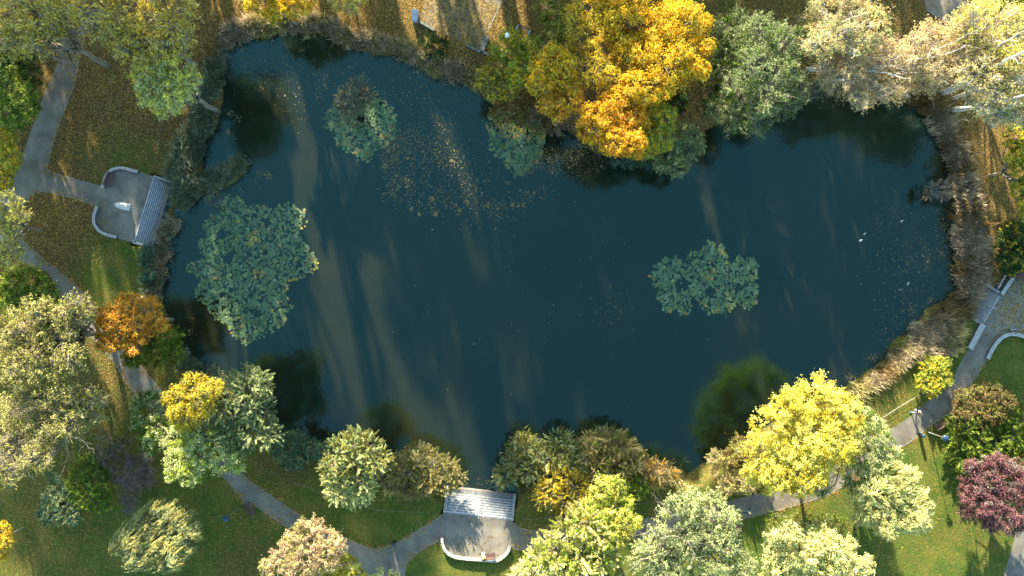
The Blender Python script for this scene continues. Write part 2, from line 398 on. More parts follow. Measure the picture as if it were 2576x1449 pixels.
# left path with its paved bay
lp_right = sm([(262,20),(225,75),(203,125),(190,200),(165,270),(140,340),(122,405),(118,425)]) + [(124,432),(160,443),(252,468)]
bay = [(258,455),(264,438),(278,425),(305,421),(346,431),(385.2,445),(334.5,608.6),(290,597),(256,585),(240,570),(234,550),(238,530),(243,516)]
lp_bottom = [(235,515),(180,497),(112,482),(90,484),(75,492),(62,510),(53,560),(56,596)]
lp_low_r = sm([(62,610),(110,653),(150,683),(187,716),(213,743),(245,785),(290,860),(353,920),(400,976),(440,1030),(500,1100),(560,1150),(600,1186),(644,1221),(691,1253),(727,1279),(784,1313),(840,1340),(877,1356),(911,1373),(944,1380),(987,1373),(1027,1349),(1077,1319),(1120,1290)])
mid_top = [(1287.5,1309)] + sm([(1300,1322),(1321,1333),(1371,1334),(1450,1328),(1530,1320),(1601,1309),(1665,1296),(1740,1282),(1808,1266),(1888,1246),(1940,1234),(2010,1214),(2080,1185),(2150,1137),(2235,1083),(2292,1046),(2325,1016),(2365,989),(2395,966),(2409,926),(2437,878)]) + [(2475,814),(2518.6,741.5),(2549,699),(2556,672),(2600,665)]
mid_bot = [(2600,846),(2576,845),(2553,841),(2537,842),(2521,850),(2509,862),(2496,882),(2484,903)] + sm([(2484,903),(2462,935),(2442,968),(2415,1009),(2389,1039),(2342,1069),(2302,1103),(2255,1133),(2200,1175),(2139,1213),(2092,1239),(2042,1259),(1932,1290),(1835,1313),(1740,1332),(1608,1354),(1565,1361),(1450,1378),(1338,1386),(1292,1380)])
bay2 = [(1282,1376),(1280,1385),(1272,1396),(1256,1409),(1240,1412),(1208,1409),(1169,1406),(1141,1401),(1123,1389),(1114,1371),(1111,1357)]
bott = sm([(1108,1359),(1067,1379),(1034,1403),(1021,1426),(1014,1480),(1012,1560)])
bott2 = [(860,1560),(875,1480)] + sm([(880,1440),(850,1400),(800,1370),(744,1336),(687,1303),(644,1273),(617,1263),(563,1200),(500,1150),(430,1080),(372,1020),(320,966),(290,915),(240,860),(190,803),(150,750),(133,710),(117,683),(63,663),(30,630),(-20,600),(-60,580)])
end = [(-60,520),(-10,505)] + sm([(10,480),(25,470),(40,430),(60,380),(85,310),(110,240),(140,170),(165,115),(205,60),(240,15)])
path_poly = lp_right + bay + lp_bottom + lp_low_r + mid_top + mid_bot + bay2 + bott + bott2 + end
cov = [(2540,780,60,.5),(2560,720,50,.6),(2480,860,30,.3),(190,130,60,.8),(165,160,50,.3),(1250,1395,40,.12),(1330,1360,60,.15),(2570,850,40,.8),(300,590,25,.1),(1180,1395,50,.15),(2520,850,20,.6),(960,1370,30,.08)]
fill_poly('path', path_poly, 0.012, pathM, 0.9, cov)
fill_poly('path_by_purple_tree', [(2559,1330),(2590,1290),(2640,1290),(2640,1520),(2505,1520)], 0.012, pathM, 1.2, [])
fill_poly('path_at_north_corner', [(2290,-60),(2325,0),(2331,27),(2379,58),(2412,37),(2440,0),(2450,-60)], 0.012, pathM, 1.2, [(2380,20,60,.12)])
fill_poly('north_terrace_paving', [(1075,-60),(1068,0),(1058,45),(1095,76),(1135,95),(1173,110),(1206,128),(1222,90),(1231,72),(1264,2),(1290,-60)], 0.012, pathM, 0.9, [(1130,40,260,.93),(1180,90,80,.9),(1100,60,60,.8)])

# kerbs: a low strip of stone along the path edges
def ribbon(mb, pts, width, z0, z1):
    P = np.array(pts, float)
    T = np.gradient(P[:, :2], axis=0); T = unit(T); Nn = np.stack([-T[:, 1], T[:, 0]], 1) * width / 2
    a = P[:, :2] + Nn; b_ = P[:, :2] - Nn; n = len(P); vs = []
    for i in range(n): vs += [(*a[i], z0), (*b_[i], z0), (*b_[i], z1), (*a[i], z1)]
    fs = [(0, 1, 2, 3), (4 * n - 1, 4 * n - 2, 4 * n - 3, 4 * n - 4)]
    for i in range(n - 1):
        k = 4 * i
        for j in range(4): fs.append((k + j, k + 4 + j, k + 4 + (j + 1) % 4, k + (j + 1) % 4))
    mb.add(vs, fs)
mb = MB()
for seg in (lp_right, [(346,431),(385,445)], [(290,597),(334,608.6)], lp_bottom, lp_low_r, mid_top[1:22], mid_bot[8:], bott, bott2[2:40]):
    pts = [Q(x, y, 0) for x, y in seg]
    out = [pts[0]]
    for q in pts[1:]:
        if np.linalg.norm(q - out[-1]) > 0.35: out.append(q)
    ribbon(mb, out, 0.10, -0.1, 0.04)
ribbon(mb, [Q(1264, 2), Q(1250, 30), Q(1231, 72)], 0.14, -0.1, 0.06)
tag(mb.build('kerb', kerbM), kind='structure')

# ------------------------------------------------------------------ stone walls of setts
def resample(P, d):
    P = np.array(P, float); s = np.concatenate([[0], np.cumsum(np.linalg.norm(np.diff(P, axis=0), axis=1))])
    n = max(2, int(round(s[-1] / d)) + 1); t = np.linspace(0, s[-1], n)
    return np.stack([np.interp(t, s, P[:, k]) for k in range(P.shape[1])], 1)

def sett_wall(label, qpts, h=0.55, width=0.40, curved=True, zb=-0.3, ztop=None, rows=2, name='stone_wall', group='sett topped walls round the terraces'):
    hz = [h] * len(qpts) if ztop is None else ztop
    P = np.array([Q(x, y, z) for (x, y), z in zip(qpts, hz)])
    if curved: P = smooth_poly(P, 5, closed=False)
    P = resample(P, 0.21)
    base = P[len(P) // 2].copy(); base[2] = min(P[:, 2].min() - h, 0)
    t = thing(name, label, 'wall', base, 0, group)
    core = MB(); L_ = P - base
    T = unit(np.gradient(L_[:, :2], axis=0)); Nn = np.stack([-T[:, 1], T[:, 0]], 1)
    n = len(L_); vs = []
    for i in range(n):
        a = L_[i, :2] + Nn[i] * (width / 2 - 0.015); b_ = L_[i, :2] - Nn[i] * (width / 2 - 0.015)
        zz = L_[i, 2] - 0.05; z0 = zb - base[2] if zb < base[2] else -0.3
        vs += [(*a, z0), (*b_, z0), (*b_, zz), (*a, zz)]
    fs = [(0, 1, 2, 3), (4 * n - 1, 4 * n - 2, 4 * n - 3, 4 * n - 4)]
    for i in range(n - 1):
        k = 4 * i
        for j in range(4): fs.append((k + j, k + 4 + j, k + 4 + (j + 1) % 4, k + (j + 1) % 4))
    core.add(vs, fs); core.build('wall_body', mortarM, t)
    cap = MB(); rw = width / rows
    for i in range(n - 1):
        for r in range(rows):
            off = (r + 0.5) * rw - width / 2
            c = (L_[i] + L_[i + 1]) / 2; nn = (Nn[i] + Nn[i + 1]) / 2
            d = L_[i + 1] - L_[i]
            rz = math.atan2(d[1], d[0]); s = 0.86 + rng.uniform(-0.05, 0.05)
            cap.box((c[0] + nn[0] * off, c[1] + nn[1] * off, c[2] - 0.035 + rng.uniform(-.006, .006)), (np.linalg.norm(d) * s, rw * s, 0.08), rz, 0.9)
    cap.build('coping', stoneM, t)
    return t

sett_wall('curved sett wall wrapping the dark bench on the west terrace', [(257.2,471.7),(261.6,457.5),(266,441.5),(276.8,429),(292.8,422.8),(310.5,422.8),(328.3,427.3),(346,431.7)])
sett_wall('curved sett wall at the south side of the west terrace with the statue', [(243,518.9),(237.6,534),(234.4,550),(236.8,564),(244.8,576.6),(255.4,585.5),(273.2,591.7),(291.9,597)])
sett_wall('long U shaped sett wall behind the bench of the south terrace', [(1112,1355),(1114,1371),(1123,1389),(1141,1401),(1169,1406),(1208,1409),(1240,1412),(1256,1409),(1272,1396),(1280,1385),(1282,1374)])
sett_wall('curved sett wall between the green lawn and the east terrace, beside a person', [(2486,903),(2496,882),(2509,862),(2521,850),(2537,842),(2553,841),(2576,846),(2600,856)], width=0.5)
sett_wall('straight wide sett wall running south from the east steps along the path', [(2474,816),(2456,850),(2441,878)], width=0.75, rows=4, curved=False)
sett_wall('straight sett wall running north from the east steps under leaves', [(2521,741),(2549,699)], width=0.5, curved=False)
sett_wall('short broken sett wall in golden leaf litter above the east steps', [(2512,726),(2530,692)], width=0.25, h=0.25, rows=1, curved=False)

def steps(label, st, mat, side_w=0.36, rail=True, nsteps=8, landing=0.75, dirt=None):
    """flight of steps going down from the terrace to the water"""
    a, b_, c, d = [np.array(v) for v in st]          # a-b top edge, c-d bottom edge
    base = (a + b_) / 2; base[2] = 0
    t = thing('stone_steps', label, 'steps', base, 0, 'flights of stone steps down to the pond')
    ab = unit(b_ - a)
    a = a + ab * side_w * 0.3; b_ = b_ - ab * side_w * 0.3
    cd = unit(d - c); c = c + cd * side_w * 0.3; d = d - cd * side_w * 0.3
    Lf = np.linalg.norm((c - a)[:2]); lf = landing / Lf
    fr = [0.0] + [(1 - lf) * (i + 1) / nsteps for i in range(nsteps)] + [1.0]
    for i in range(nsteps + 1):
        f0, f1 = fr[i], fr[i + 1]
        z = 0.02 - 0.15 * i
        P = [a + (c - a) * f0, b_ + (d - b_) * f0, b_ + (d - b_) * f1, a + (c - a) * f1]
        poly = [tuple((q - base)[:2]) for q in P]
        mb = MB()
        m1 = 2.6 if True else 0
        mb.prism(poly, -2.4, z)
        # nosing strip proud of the tread edge
        q0 = P[3] + (P[0] - P[3]) * 0.5; q1 = P[2] + (P[1] - P[2]) * 0.5
        q2 = P[2] + (P[2] - P[1]) * 0.06; q3 = P[3] + (P[3] - P[0]) * 0.06
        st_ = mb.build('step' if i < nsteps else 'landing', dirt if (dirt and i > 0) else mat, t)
        if i < nsteps:
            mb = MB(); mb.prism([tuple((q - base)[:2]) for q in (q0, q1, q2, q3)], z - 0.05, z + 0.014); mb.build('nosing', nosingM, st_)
    if rail:
        up = (a + b_) / 2 - base; dn = (c + d) / 2 - base
        mb = MB(); e = dn + (up - dn) * 0.25; e[2] = -1.1; s_ = up.copy(); s_[2] = 0
        top = [s_ + np.array([0, 0, 0.9]), e + np.array([0, 0, 0.9])]
        mb.tube([s_, top[0], top[1], e], 0.03, 6)
        mb.tube([(s_ + e) / 2, (top[0] + top[1]) / 2], 0.025, 6)
        mb.build('handrail', galvM, t)
        mb = MB(); u0 = c - base; u1 = d - base; u0[2] = u1[2] = -1.18
        for h_ in (0.35, 0.6): mb.tube([u0 + [0, 0, h_], u1 + [0, 0, h_]], 0.03, 6)
        for f in np.linspace(0, 1, 6): q = u0 + (u1 - u0) * f; mb.tube([q, q + np.array([0, 0, 0.62])], 0.03, 6)
        mb.build('waterside_rail', railM, t)
    return t
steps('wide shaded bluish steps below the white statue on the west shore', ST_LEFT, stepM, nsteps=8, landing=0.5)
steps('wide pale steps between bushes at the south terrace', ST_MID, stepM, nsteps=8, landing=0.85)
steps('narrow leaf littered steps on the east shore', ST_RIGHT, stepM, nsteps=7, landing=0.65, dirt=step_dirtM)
sett_wall('sett side wall at the north end of the west steps', [(385.5,443),(433,459)], width=0.33, curved=False, ztop=[0.35, -0.6], zb=-2.2)
sett_wall('sett side wall at the south end of the west steps', [(334,610),(386,621.5)], width=0.33, curved=False, ztop=[0.3, -0.7], zb=-2.2)
sett_wall('sett side wall at the left end of the south steps', [(1118.5,1290),(1127.5,1222)], width=0.42, curved=False, ztop=[0.3, -0.7], zb=-2.2)
sett_wall('sett side wall at the right end of the south steps', [(1288.5,1310),(1295,1242)], width=0.36, curved=False, ztop=[0.3, -0.7], zb=-2.2)
sett_wall('sett side wall at the north end of the littered east steps', [(2520,738),(2482,717)], width=0.36, curved=False, ztop=[0.3, -0.6], zb=-2.2)
sett_wall('sett side wall at the south end of the littered east steps', [(2475,817),(2442,800)], width=0.36, curved=False, ztop=[0.3, -0.6], zb=-2.2)
# north terrace masonry
def slab_wall(label, a, b_, h, wd, mat=mossM):
    A, B = Q(*a, h), Q(*b_, h); c = (A + B) / 2; d = B - A
    t = thing('stone_wall', label, 'wall', (c[0], c[1], 0), math.atan2(d[1], d[0]), 'low walls of the north terrace')
    mb = MB(); Ln = np.linalg.norm(d[:2]); n = max(1, int(Ln / 0.7))
    mb.box((0, 0, h / 2 - 0.2), (Ln - 0.04, wd - 0.06, h + 0.28)); mb.build('wall_body', mortarM, t)
    mb = MB()
    for i in range(n): mb.box((-Ln / 2 + (i + .5) * Ln / n, rng.uniform(-.01, .01), h - 0.03), (Ln / n - 0.03, wd, 0.09), 0, 0.97)
    mb.build('coping', mat, t)
slab_wall('low grey wall running right from the pale pier under dead leaves', (1053, 52), (1094, 76), 0.45, 0.35)
slab_wall('low wall on the pond side of the north terrace corner', (1173, 111), (1208, 131), 0.4, 0.32)
slab_wall('thick low wall on the east side of the north terrace corner', (1212, 128), (1226, 90), 0.4, 0.55)
slab_wall('short low wall beyond the terrace corner beside the yellow bush', (1212.7, 129), (1231, 138), 0.3, 0.3)
b0 = Q(1046, 47, 0); t = thing('stone_pier', 'pale grey stone pier with sloping top at the north terrace', 'pier', b0, R(-10))
mb = MB(); mb.add([(-.30,-.62,-.2),(.34,-.55,-.2),(.34,.62,-.2),(-.30,.62,-.2),(-.28,-.58,.95),(.32,-.52,.95),(.32,.58,1.55),(-.28,.58,1.55)],
 [(3,2,1,0),(4,5,6,7),(0,1,5,4),(1,2,6,5),(2,3,7,6),(3,0,4,7)]); mb.build('pier_body', concM, t)
mb = MB(); mb.add([(-.34,-.66,.952),(.38,-.60,.952),(.38,.64,1.572),(-.34,.64,1.572),(-.34,-.66,1.04),(.38,-.60,1.04),(.38,.64,1.66),(-.34,.64,1.66)],
 [(3,2,1,0),(4,5,6,7),(0,1,5,4),(1,2,6,5),(2,3,7,6),(3,0,4,7)]); mb.build('capstone', concM, t)

# ------------------------------------------------------------------ furniture
def bench(label, q, ang, loc_h=0.0, L_=1.9, arms=False):
    """ang: heading of the bench's back-to-front axis seen from above (degrees, 0 = east)"""
    t = thing('park_bench', label, 'bench', Q(*q, 0), R(ang - 90), 'slatted park benches')
    t.location.z = 0.013
    mb = MB()
    for i in range(5): mb.box((0, 0.02 + i * 0.105, 0.45), (L_, 0.085, 0.035))
    mb.build('seat', woodM, t)
    mb = MB()
    for i in range(3): mb.box((0, -0.10 - i * 0.045, 0.58 + i * 0.13), (L_, 0.055, 0.10))
    mb.build('backrest', woodM, t)
    for s in (-1, 1):
        mb = MB(); x = s * (L_ / 2 - 0.2)
        mb.box((x, 0.42, 0.21), (0.06, 0.06, 0.43)); mb.box((x, 0.2, 0.41), (0.06, 0.5, 0.04))
        mb.tube([(x, 0.0, 0.0), (x, -0.06, 0.45), (x, -0.22, 0.92)], 0.035, 6)
        mb.build('leg', ironM, t)
    return t
bench('dark slatted bench inside the curved west terrace wall', (277, 452), -22)
bench('red brown bench with one seated person on the south terrace', (1229, 1398.5), 96)
bench('slatted bench at the path edge beside the tall blue topped lamp', (2364, 1068), 120)
bench('purplish bench on the lawn side of the lower left path', (629, 1279), 35)
bench('red bench half under the pale green tree by the south path', (1845, 1325), 78)
bench('dark red bench at the upper edge of the east terrace', (2568, 697), -115)
t = thing('park_bench', 'small dark bench with two pale concrete ends above the yellow bush', 'bench', Q(1316, 79), R(-22), 'slatted park benches')
for s in (-1, 1):
    mb = MB(); mb.box((s * 0.86, 0, 0.3), (0.16, 0.85 if s < 0 else 0.6, 0.72)); mb.build('bench_end', concM, t)
mb = MB()
for i in (-2, -1, 1, 2): mb.box((0, i * 0.13, 0.44), (1.54, 0.075, 0.05))
mb.build('seat', darkbarkM, t)
mb = MB(); mb.box((0, 0.3, 0.66), (1.54, 0.05, 0.14)); mb.box((0, 0.33, 0.85), (1.54, 0.05, 0.14)); mb.build('backrest', darkbarkM, t)

def lamp(label, q, h, headM, r=0.42, globe=False):
    t = thing('street_lamp', label, 'lamp', Q(*q, 0), 0, 'post lamps along the paths')
    mb = MB(); mb.lathe([(0.10, 0), (0.10, 0.5), (0.055, 0.56), (0.045, h - 0.35), (0.045, h - 0.2)], 10); mb.build('post', galvM, t, True)
    mb = MB()
    if globe:
        mb.lathe([(0.06, h - 0.24), (0.16, h - 0.2), (0.27, h - 0.05), (0.30, h + 0.1), (0.26, h + 0.26), (0.13, h + 0.37), (0.01, h + 0.4)], 16)
        mb.build('globe', headM, t, True)
    else:
        mb.lathe([(r * .3, h - 0.2), (r, h - 0.1), (r, h - 0.04), (r * .8, h + 0.06), (r * .35, h + 0.14), (0.02, h + 0.16)], 20); mb.build('lamp_shade', headM, t, True)
        mb = MB(); mb.lathe([(0.12, h - 0.38), (0.16, h - 0.3), (0.13, h - 0.21)], 12); mb.build('diffuser', opalM, t, True)
    return t
lamp('tall grey post lamp with round blue top standing near the slatted bench', (2334, 1087), 4.0, blueM)
lamp('post lamp with round grey top rising beside the pale green southern tree', (1803, 1339), 3.9, greyheadM, 0.36)
lamp('post lamp with flat deep blue disc top on the dark southwest lawn', (596, 1281), 3.9, blueM)
lamp('white globe lamp poking out of the yellow bush', (1277, 146), 8.6, opalM, globe=True)

def litter_bin(label, q):
    t = thing('litter_bin', label, 'bin', Q(*q, 0), 0, 'dark round litter bins by the path')
    mb = MB(); mb.lathe([(0.20, 0), (0.24, 0.05), (0.26, 0.8), (0.27, 0.86), (0.24, 0.88), (0.23, 0.7), (0.02, 0.7)], 14); mb.build('bin_body', ironM, t)
    mb = MB(); mb.lathe([(0.23, 0.99), (0.24, 1.02), (0.18, 1.12), (0.02, 1.16)], 14); mb.build('bin_lid', blueM, t, True)
    for a in range(3):
        mb = MB(); mb.tube([(0.2 * math.cos(a * 2.1), 0.2 * math.sin(a * 2.1), 0.85), (0.2 * math.cos(a * 2.1), 0.2 * math.sin(a * 2.1), 1.0)], 0.012, 5)
        mb.build('lid_bracket', ironM, t)
litter_bin('round dark litter bin with blue lid below the slatted bench on the lawn edge', (2313, 1093))
litter_bin('round dark litter bin with blue lid at the bend of the grass edge, south path', (992, 1364))
litter_bin('blue lidded litter bin under pale yellow branches on the western leaf litter', (174, 850))

# statue
b0 = Q(319, 520.5, 0); t = thing('statue', 'white marble draped statue on a plinth on the west terrace', 'statue', (b0[0], b0[1], 0.013), R(-14))
mb = MB(); mb.box((0, 0, 0.08), (0.95, 0.95, 0.16)); mb.box((0, 0, 0.50), (0.78, 0.78, 0.68), 0, 0.94); mb.box((0, 0, 0.90), (0.86, 0.86, 0.12)); mb.build('plinth', marbleM, t)
mb = MB(); prof = [(0.36, 0.955), (0.34, 1.1), (0.27, 1.5), (0.23, 1.8), (0.19, 2.0), (0.23, 2.25), (0.25, 2.38), (0.20, 2.47), (0.07, 2.52), (0.06, 2.58), (0.10, 2.63), (0.115, 2.72), (0.10, 2.81), (0.04, 2.86)]
mb.lathe(prof, 18, sx=0.85, sy=1.0)
mb.tube([(0.02, 0.25, 2.38), (0.10, 0.30, 2.12), (0.22, 0.14, 1.98), (0.2, 0.02, 2.0)], [0.07, 0.06, 0.05, 0.03], 8)
mb.tube([(0.02, -0.25, 2.38), (0.06, -0.32, 2.1), (0.1, -0.30, 1.85), (0.12, -0.28, 1.75)], [0.07, 0.06, 0.05, 0.03], 8)
for k in range(9):
    a = k * 0.7; mb.tube([(0.30 * math.cos(a), 0.34 * math.sin(a), 0.97), (0.22 * math.cos(a), 0.26 * math.sin(a), 1.5), (0.15 * math.cos(a), 0.18 * math.sin(a), 1.98)], [0.05, 0.035, 0.02], 6)
mb.build('figure', marbleM, t, True)

def wire_fence(label, qpts, h=0.45):
    P = np.array([Q(x, y, 0) for x, y in qpts]); P = resample(P, 2.2)
    for i in range(len(P)): P[i, 2] = ground_z(P[i, 0], P[i, 1])[0]
    base = P[0].copy(); t = thing('low_fence', label, 'fence', base, 0, 'low wire fences between lawn and bank')
    D = P - base
    for q in D:
        mb = MB(); mb.box((q[0], q[1], q[2] + h / 2 - 0.1), (0.07, 0.07, h + 0.2)); mb.build('post', wireM, t)
    mb = MB()
    for hh in (h - 0.06, h * 0.5):
        for i in range(len(D) - 1): mb.tube([D[i] + [0, 0, hh], D[i + 1] + [0, 0, hh]], 0.012, 4)
    mb.build('rail', wireM, t)
wire_fence('low wire fence along the lawn left of the south steps', [(644,1159),(691,1198),(754,1216),(824,1243),(917,1271),(956,1283),(1114,1289)])
wire_fence('low wire fence right of the south steps below the golden bushes', [(1293,1309),(1428,1296),(1605,1266),(1705,1253),(1771,1243),(1828,1233)])
wire_fence('short low wire fence above the path by the big yellow tree', [(2219,1049),(2272,1014),(2315,990),(2325,988)])
wire_fence('low wire fence running north from the west steps', [(386,437),(400,370),(407,327),(417,290)])
wire_fence('low wire fence running south from the west steps', [(334,613),(325,650),(312,700)])

# ------------------------------------------------------------------ people
def skin_mesh(name, joints, edges, radii, root, mat, parent, levels=1):
    me = bpy.data.meshes.new(name); me.from_pydata([tuple(j) for j in joints], edges, [])
    o = bpy.data.objects.new(name, me); C.objects.link(o)
    md = o.modifiers.new('s', 'SKIN'); md.use_smooth_shade = True; md.branch_smoothing = 0.3
    sv = me.skin_vertices[0].data
    for i, r in enumerate(radii):
        sv[i].radius = r if hasattr(r, '__len__') else (r, r); sv[i].use_root = (i == root)
    sb = o.modifiers.new('b', 'SUBSURF'); sb.levels = levels; sb.render_levels = levels
    dg = bpy.context.evaluated_depsgraph_get(); dg.update()
    m2 = bpy.data.meshes.new_from_object(o.evaluated_get(dg)); m2.name = name
    o.modifiers.clear(); o.data = m2; m2.materials.clear(); m2.materials.append(mat); o.parent = parent
    return o

skinM = simple('skin', (0.50, 0.30, 0.21), 0.6, noise=0.05)
def person(label, q, face, pose, jacket, trousers, shoe, hair, bag=None, z=0.013):
    t = thing('person', label, 'person', Q(*q, 0), R(face - 90)); t.location.z = z
    jm = simple('jacket_cloth', jacket, 0.8, noise=0.12); tm = simple('trouser_cloth', trousers, 0.85, noise=0.12)
    sm_ = simple('shoe_leather', shoe, 0.6); hm = simple('hair', hair, 0.7, noise=0.3)
    if pose == 'sit':
        pel = (0, 0, 0.56); ch = (0, -0.03, 0.98); nk = (0, -0.02, 1.12); hd = (0, 0.02, 1.24)
        hips = [(-.10, .02, .55), (.10, .02, .55)]; kn = [(-.14, .46, .54), (.15, .44, .54)]; an = [(-.15, .50, .10), (.17, .52, .10)]; to = [(-.16, .68, .05), (.19, .70, .05)]
        sh = [(-.19, -.03, 1.05), (.19, -.03, 1.05)]; el = [(-.25, .10, .80), (.25, .10, .80)]; wr = [(-.12, .32, .66), (.12, .32, .66)]
        hdir = (0, 1, -0.2)
    else:
        s = {'walk': 1.0, 'stand': 0.25, 'jog': 1.35}[pose]
        pel = (0, 0, 0.95); ch = (0, .02 * s, 1.33); nk = (0, .03 * s, 1.47); hd = (0, .05 * s, 1.60)
        hips = [(-.09, 0, .90), (.09, 0, .90)]; kn = [(-.10, .22 * s, .50), (.10, -.06 * s, .49)]; an = [(-.10, .32 * s, .09), (.10, -.40 * s, .12 + .12 * (s - .25))]
        to = [(-.11, .32 * s + .17, .05), (.11, -.40 * s + .15, .05 + .05 * s)]
        sh = [(-.19, 0, 1.40), (.19, 0, 1.40)]; el = [(-.25, -.14 * s, 1.14), (.25, .10 * s, 1.14)]; wr = [(-.25, -.05 * s + .05, .90), (.24, .26 * s, .93)]
        if pose == 'jog': wr = [(-.22, .08, 1.05), (.20, .36, 1.10)]
        hdir = (0, .3, -1)
    hd0 = np.array(hdir, float) / np.linalg.norm(hdir)
    J = [pel, ch, nk, hd, (hd[0], hd[1] + .015, hd[2] + .11)]; E = [(0, 1), (1, 2), (2, 3), (3, 4)]; Rr = [(.13, .10), (.15, .11), .055, .088, .075]
    J.append((hd[0], hd[1] + .10, hd[2] + .005)); E.append((3, 5)); Rr.append(.018)      # nose
    for s_ in (0, 1):
        b0 = len(J); sg = -1 if s_ == 0 else 1
        J += [hips[s_], kn[s_], an[s_], to[s_]]; E += [(0, b0), (b0, b0 + 1), (b0 + 1, b0 + 2), (b0 + 2, b0 + 3)]; Rr += [.085, .055, .038, .03]
        b1 = len(J); J += [sh[s_], el[s_], wr[s_]]; E += [(1, b1), (b1, b1 + 1), (b1 + 1, b1 + 2)]; Rr += [.055, .04, .028]
        W = np.array(wr[s_]); palm = W + hd0 * 0.08; b2 = len(J); J.append(tuple(palm)); E.append((b1 + 2, b2)); Rr.append((.035, .02))
        for k in range(4):
            f0 = palm + hd0 * 0.045 + np.array([(k - 1.5) * .02, 0, 0]); f1 = f0 + hd0 * (.05, .06, .055, .04)[k] + np.array([-sg * .012, 0, 0])
            bb = len(J); J += [tuple(f0), tuple(f1)]; E += [(b2, bb), (bb, bb + 1)]; Rr += [.0095, .008]
        th = W + hd0 * .05 + np.array([-sg * .045, .01, 0]); J.append(tuple(th)); E.append((b2, len(J) - 1)); Rr.append(.010)
    skin_mesh('body', J, E, Rr, 0, skinM, t, 2)
    mb = MB()
    for sx in (-1, 1):
        mb = MB(); mb.lathe([(.001, -.008), (.009, -.004), (.009, .004), (.001, .008)], 6, (hd[0] + sx * .03, hd[1] + .088, hd[2] + .045))
        mb.build('eye', ironM, t)
    mb = MB()
    mb.lathe([(.098, -.02), (.108, .04), (.10, .10), (.06, .145), (.01, .16)], 12, (hd[0], hd[1] - .012, hd[2] + .01)); mb.build('hair', hm, t, True)
    # jacket: torso and sleeves
    ch_ = np.array(ch); J = [(pel[0], pel[1], pel[2] + .02), tuple(ch_), tuple((ch_ + np.array(nk)) / 2)]; E = [(0, 1), (1, 2)]; Rr = [(.165, .13), (.185, .14), .10]
    for s_ in (0, 1):
        b1 = len(J); W = np.array(wr[s_]); J += [sh[s_], el[s_], tuple(W)]; E += [(1, b1), (b1, b1 + 1), (b1 + 1, b1 + 2)]; Rr += [.078, .062, .05]
    skin_mesh('jacket', J, E, Rr, 0, jm, t, 2)
    J = [pel]; E = []; Rr = [(.15, .12)]
    for s_ in (0, 1):
        b1 = len(J); J += [hips[s_], kn[s_], tuple(np.array(an[s_]) + [0, 0, .02])]; E += [(0, b1), (b1, b1 + 1), (b1 + 1, b1 + 2)]; Rr += [.11, .078, .062]
    skin_mesh('trousers', J, E, Rr, 0, tm, t, 2)
    for s_ in (0, 1):
        mb = MB(); A = np.array(an[s_]); T_ = np.array(to[s_]); c = (A + T_) / 2; c[2] = max(min(A[2], T_[2]), .05)
        mb.tube([(A[0], A[1] - .06, c[2]), (A[0], A[1] + .03, c[2] + .02), (T_[0], T_[1] - .04, c[2] - .0), (T_[0], T_[1] + .05, c[2] - .01)], [.045, .058, .05, .03], 8)
        mb.build('shoe', sm_, t, True)
    if bag:
        mb = MB(); mb.box((0.02, ch[1] - .20, ch[2] - .02), (.30, .15, .40), 0, .9); mb.box((0.02, ch[1] - .29, ch[2] - .08), (.22, .06, .2), 0, .9); mb.build('backpack', simple('bag_cloth', bag, .8), t)
    return t
person('walker in dark top and pale jeans with a pink white bag on the sunlit path', (2296.5, 1033), 200, 'walk', (.03, .03, .035), (.28, .38, .50), (.04, .12, .45), (.10, .06, .04), bag=(.75, .55, .52))
person('person in teal jacket and black trousers striding on the south path', (1878, 1284), 20, 'jog', (.10, .34, .28), (.02, .02, .025), (.02, .02, .02), (.04, .03, .025))
person('person in navy jacket and white trousers standing on the east terrace by the curved wall', (2541, 830), 95, 'stand', (.03, .045, .12), (.55, .62, .68), (.10, .05, .04), (.07, .05, .045))
person('person in orange yellow jacket sitting on the south terrace bench', (1217, 1397.5), 96, 'sit', (.75, .38, .04), (.55, .58, .62), (.05, .05, .08), (.30, .19, .10))

# ducks
def duck(label, q, ang, col1, col2):
    b0 = Q(*q, WZ); t = thing('duck', label, 'duck', b0, R(ang), 'ducks swimming on the pond')
    J = [(-.22, 0, .08), (-.12, 0, .07), (.04, 0, .07), (.14, 0, .10), (.19, 0, .20), (.22, 0, .27), (.29, 0, .26)]
    skin_mesh('body', J, [(i, i + 1) for i in range(6)], [(.02, .02), (.08, .07), (.11, .09), (.07, .06), (.035, .035), (.045, .045), (.015, .015)], 2, simple('duck_feathers', col1, .7), t, 2)
    for s in (-1, 1):
        mb = MB(); mb.tube([(.08, s * .09, .12), (-.05, s * .10, .13), (-.2, s * .04, .13)], [.02, .035, .008], 6); mb.build('wing', simple('duck_wing', col2, .7), t, True)
duck('pale duck nearest the east shore reeds', (2283, 714), 70, (.55, .58, .62), (.35, .38, .42))
duck('pale bluish duck, lower of the two swimming close together', (2164, 605), 25, (.60, .65, .75), (.4, .45, .6))
duck('white duck, upper of the two swimming close together', (2173, 589), 40, (.45, .43, .40), (.3, .28, .25))
duck('lone white duck high on the east part of the pond', (2267, 557), 35, (.50, .50, .50), (.3, .3, .3))
duck('brownish duck near the gap in front of the south steps', (1260, 1139), 200, (.40, .28, .22), (.6, .58, .55))

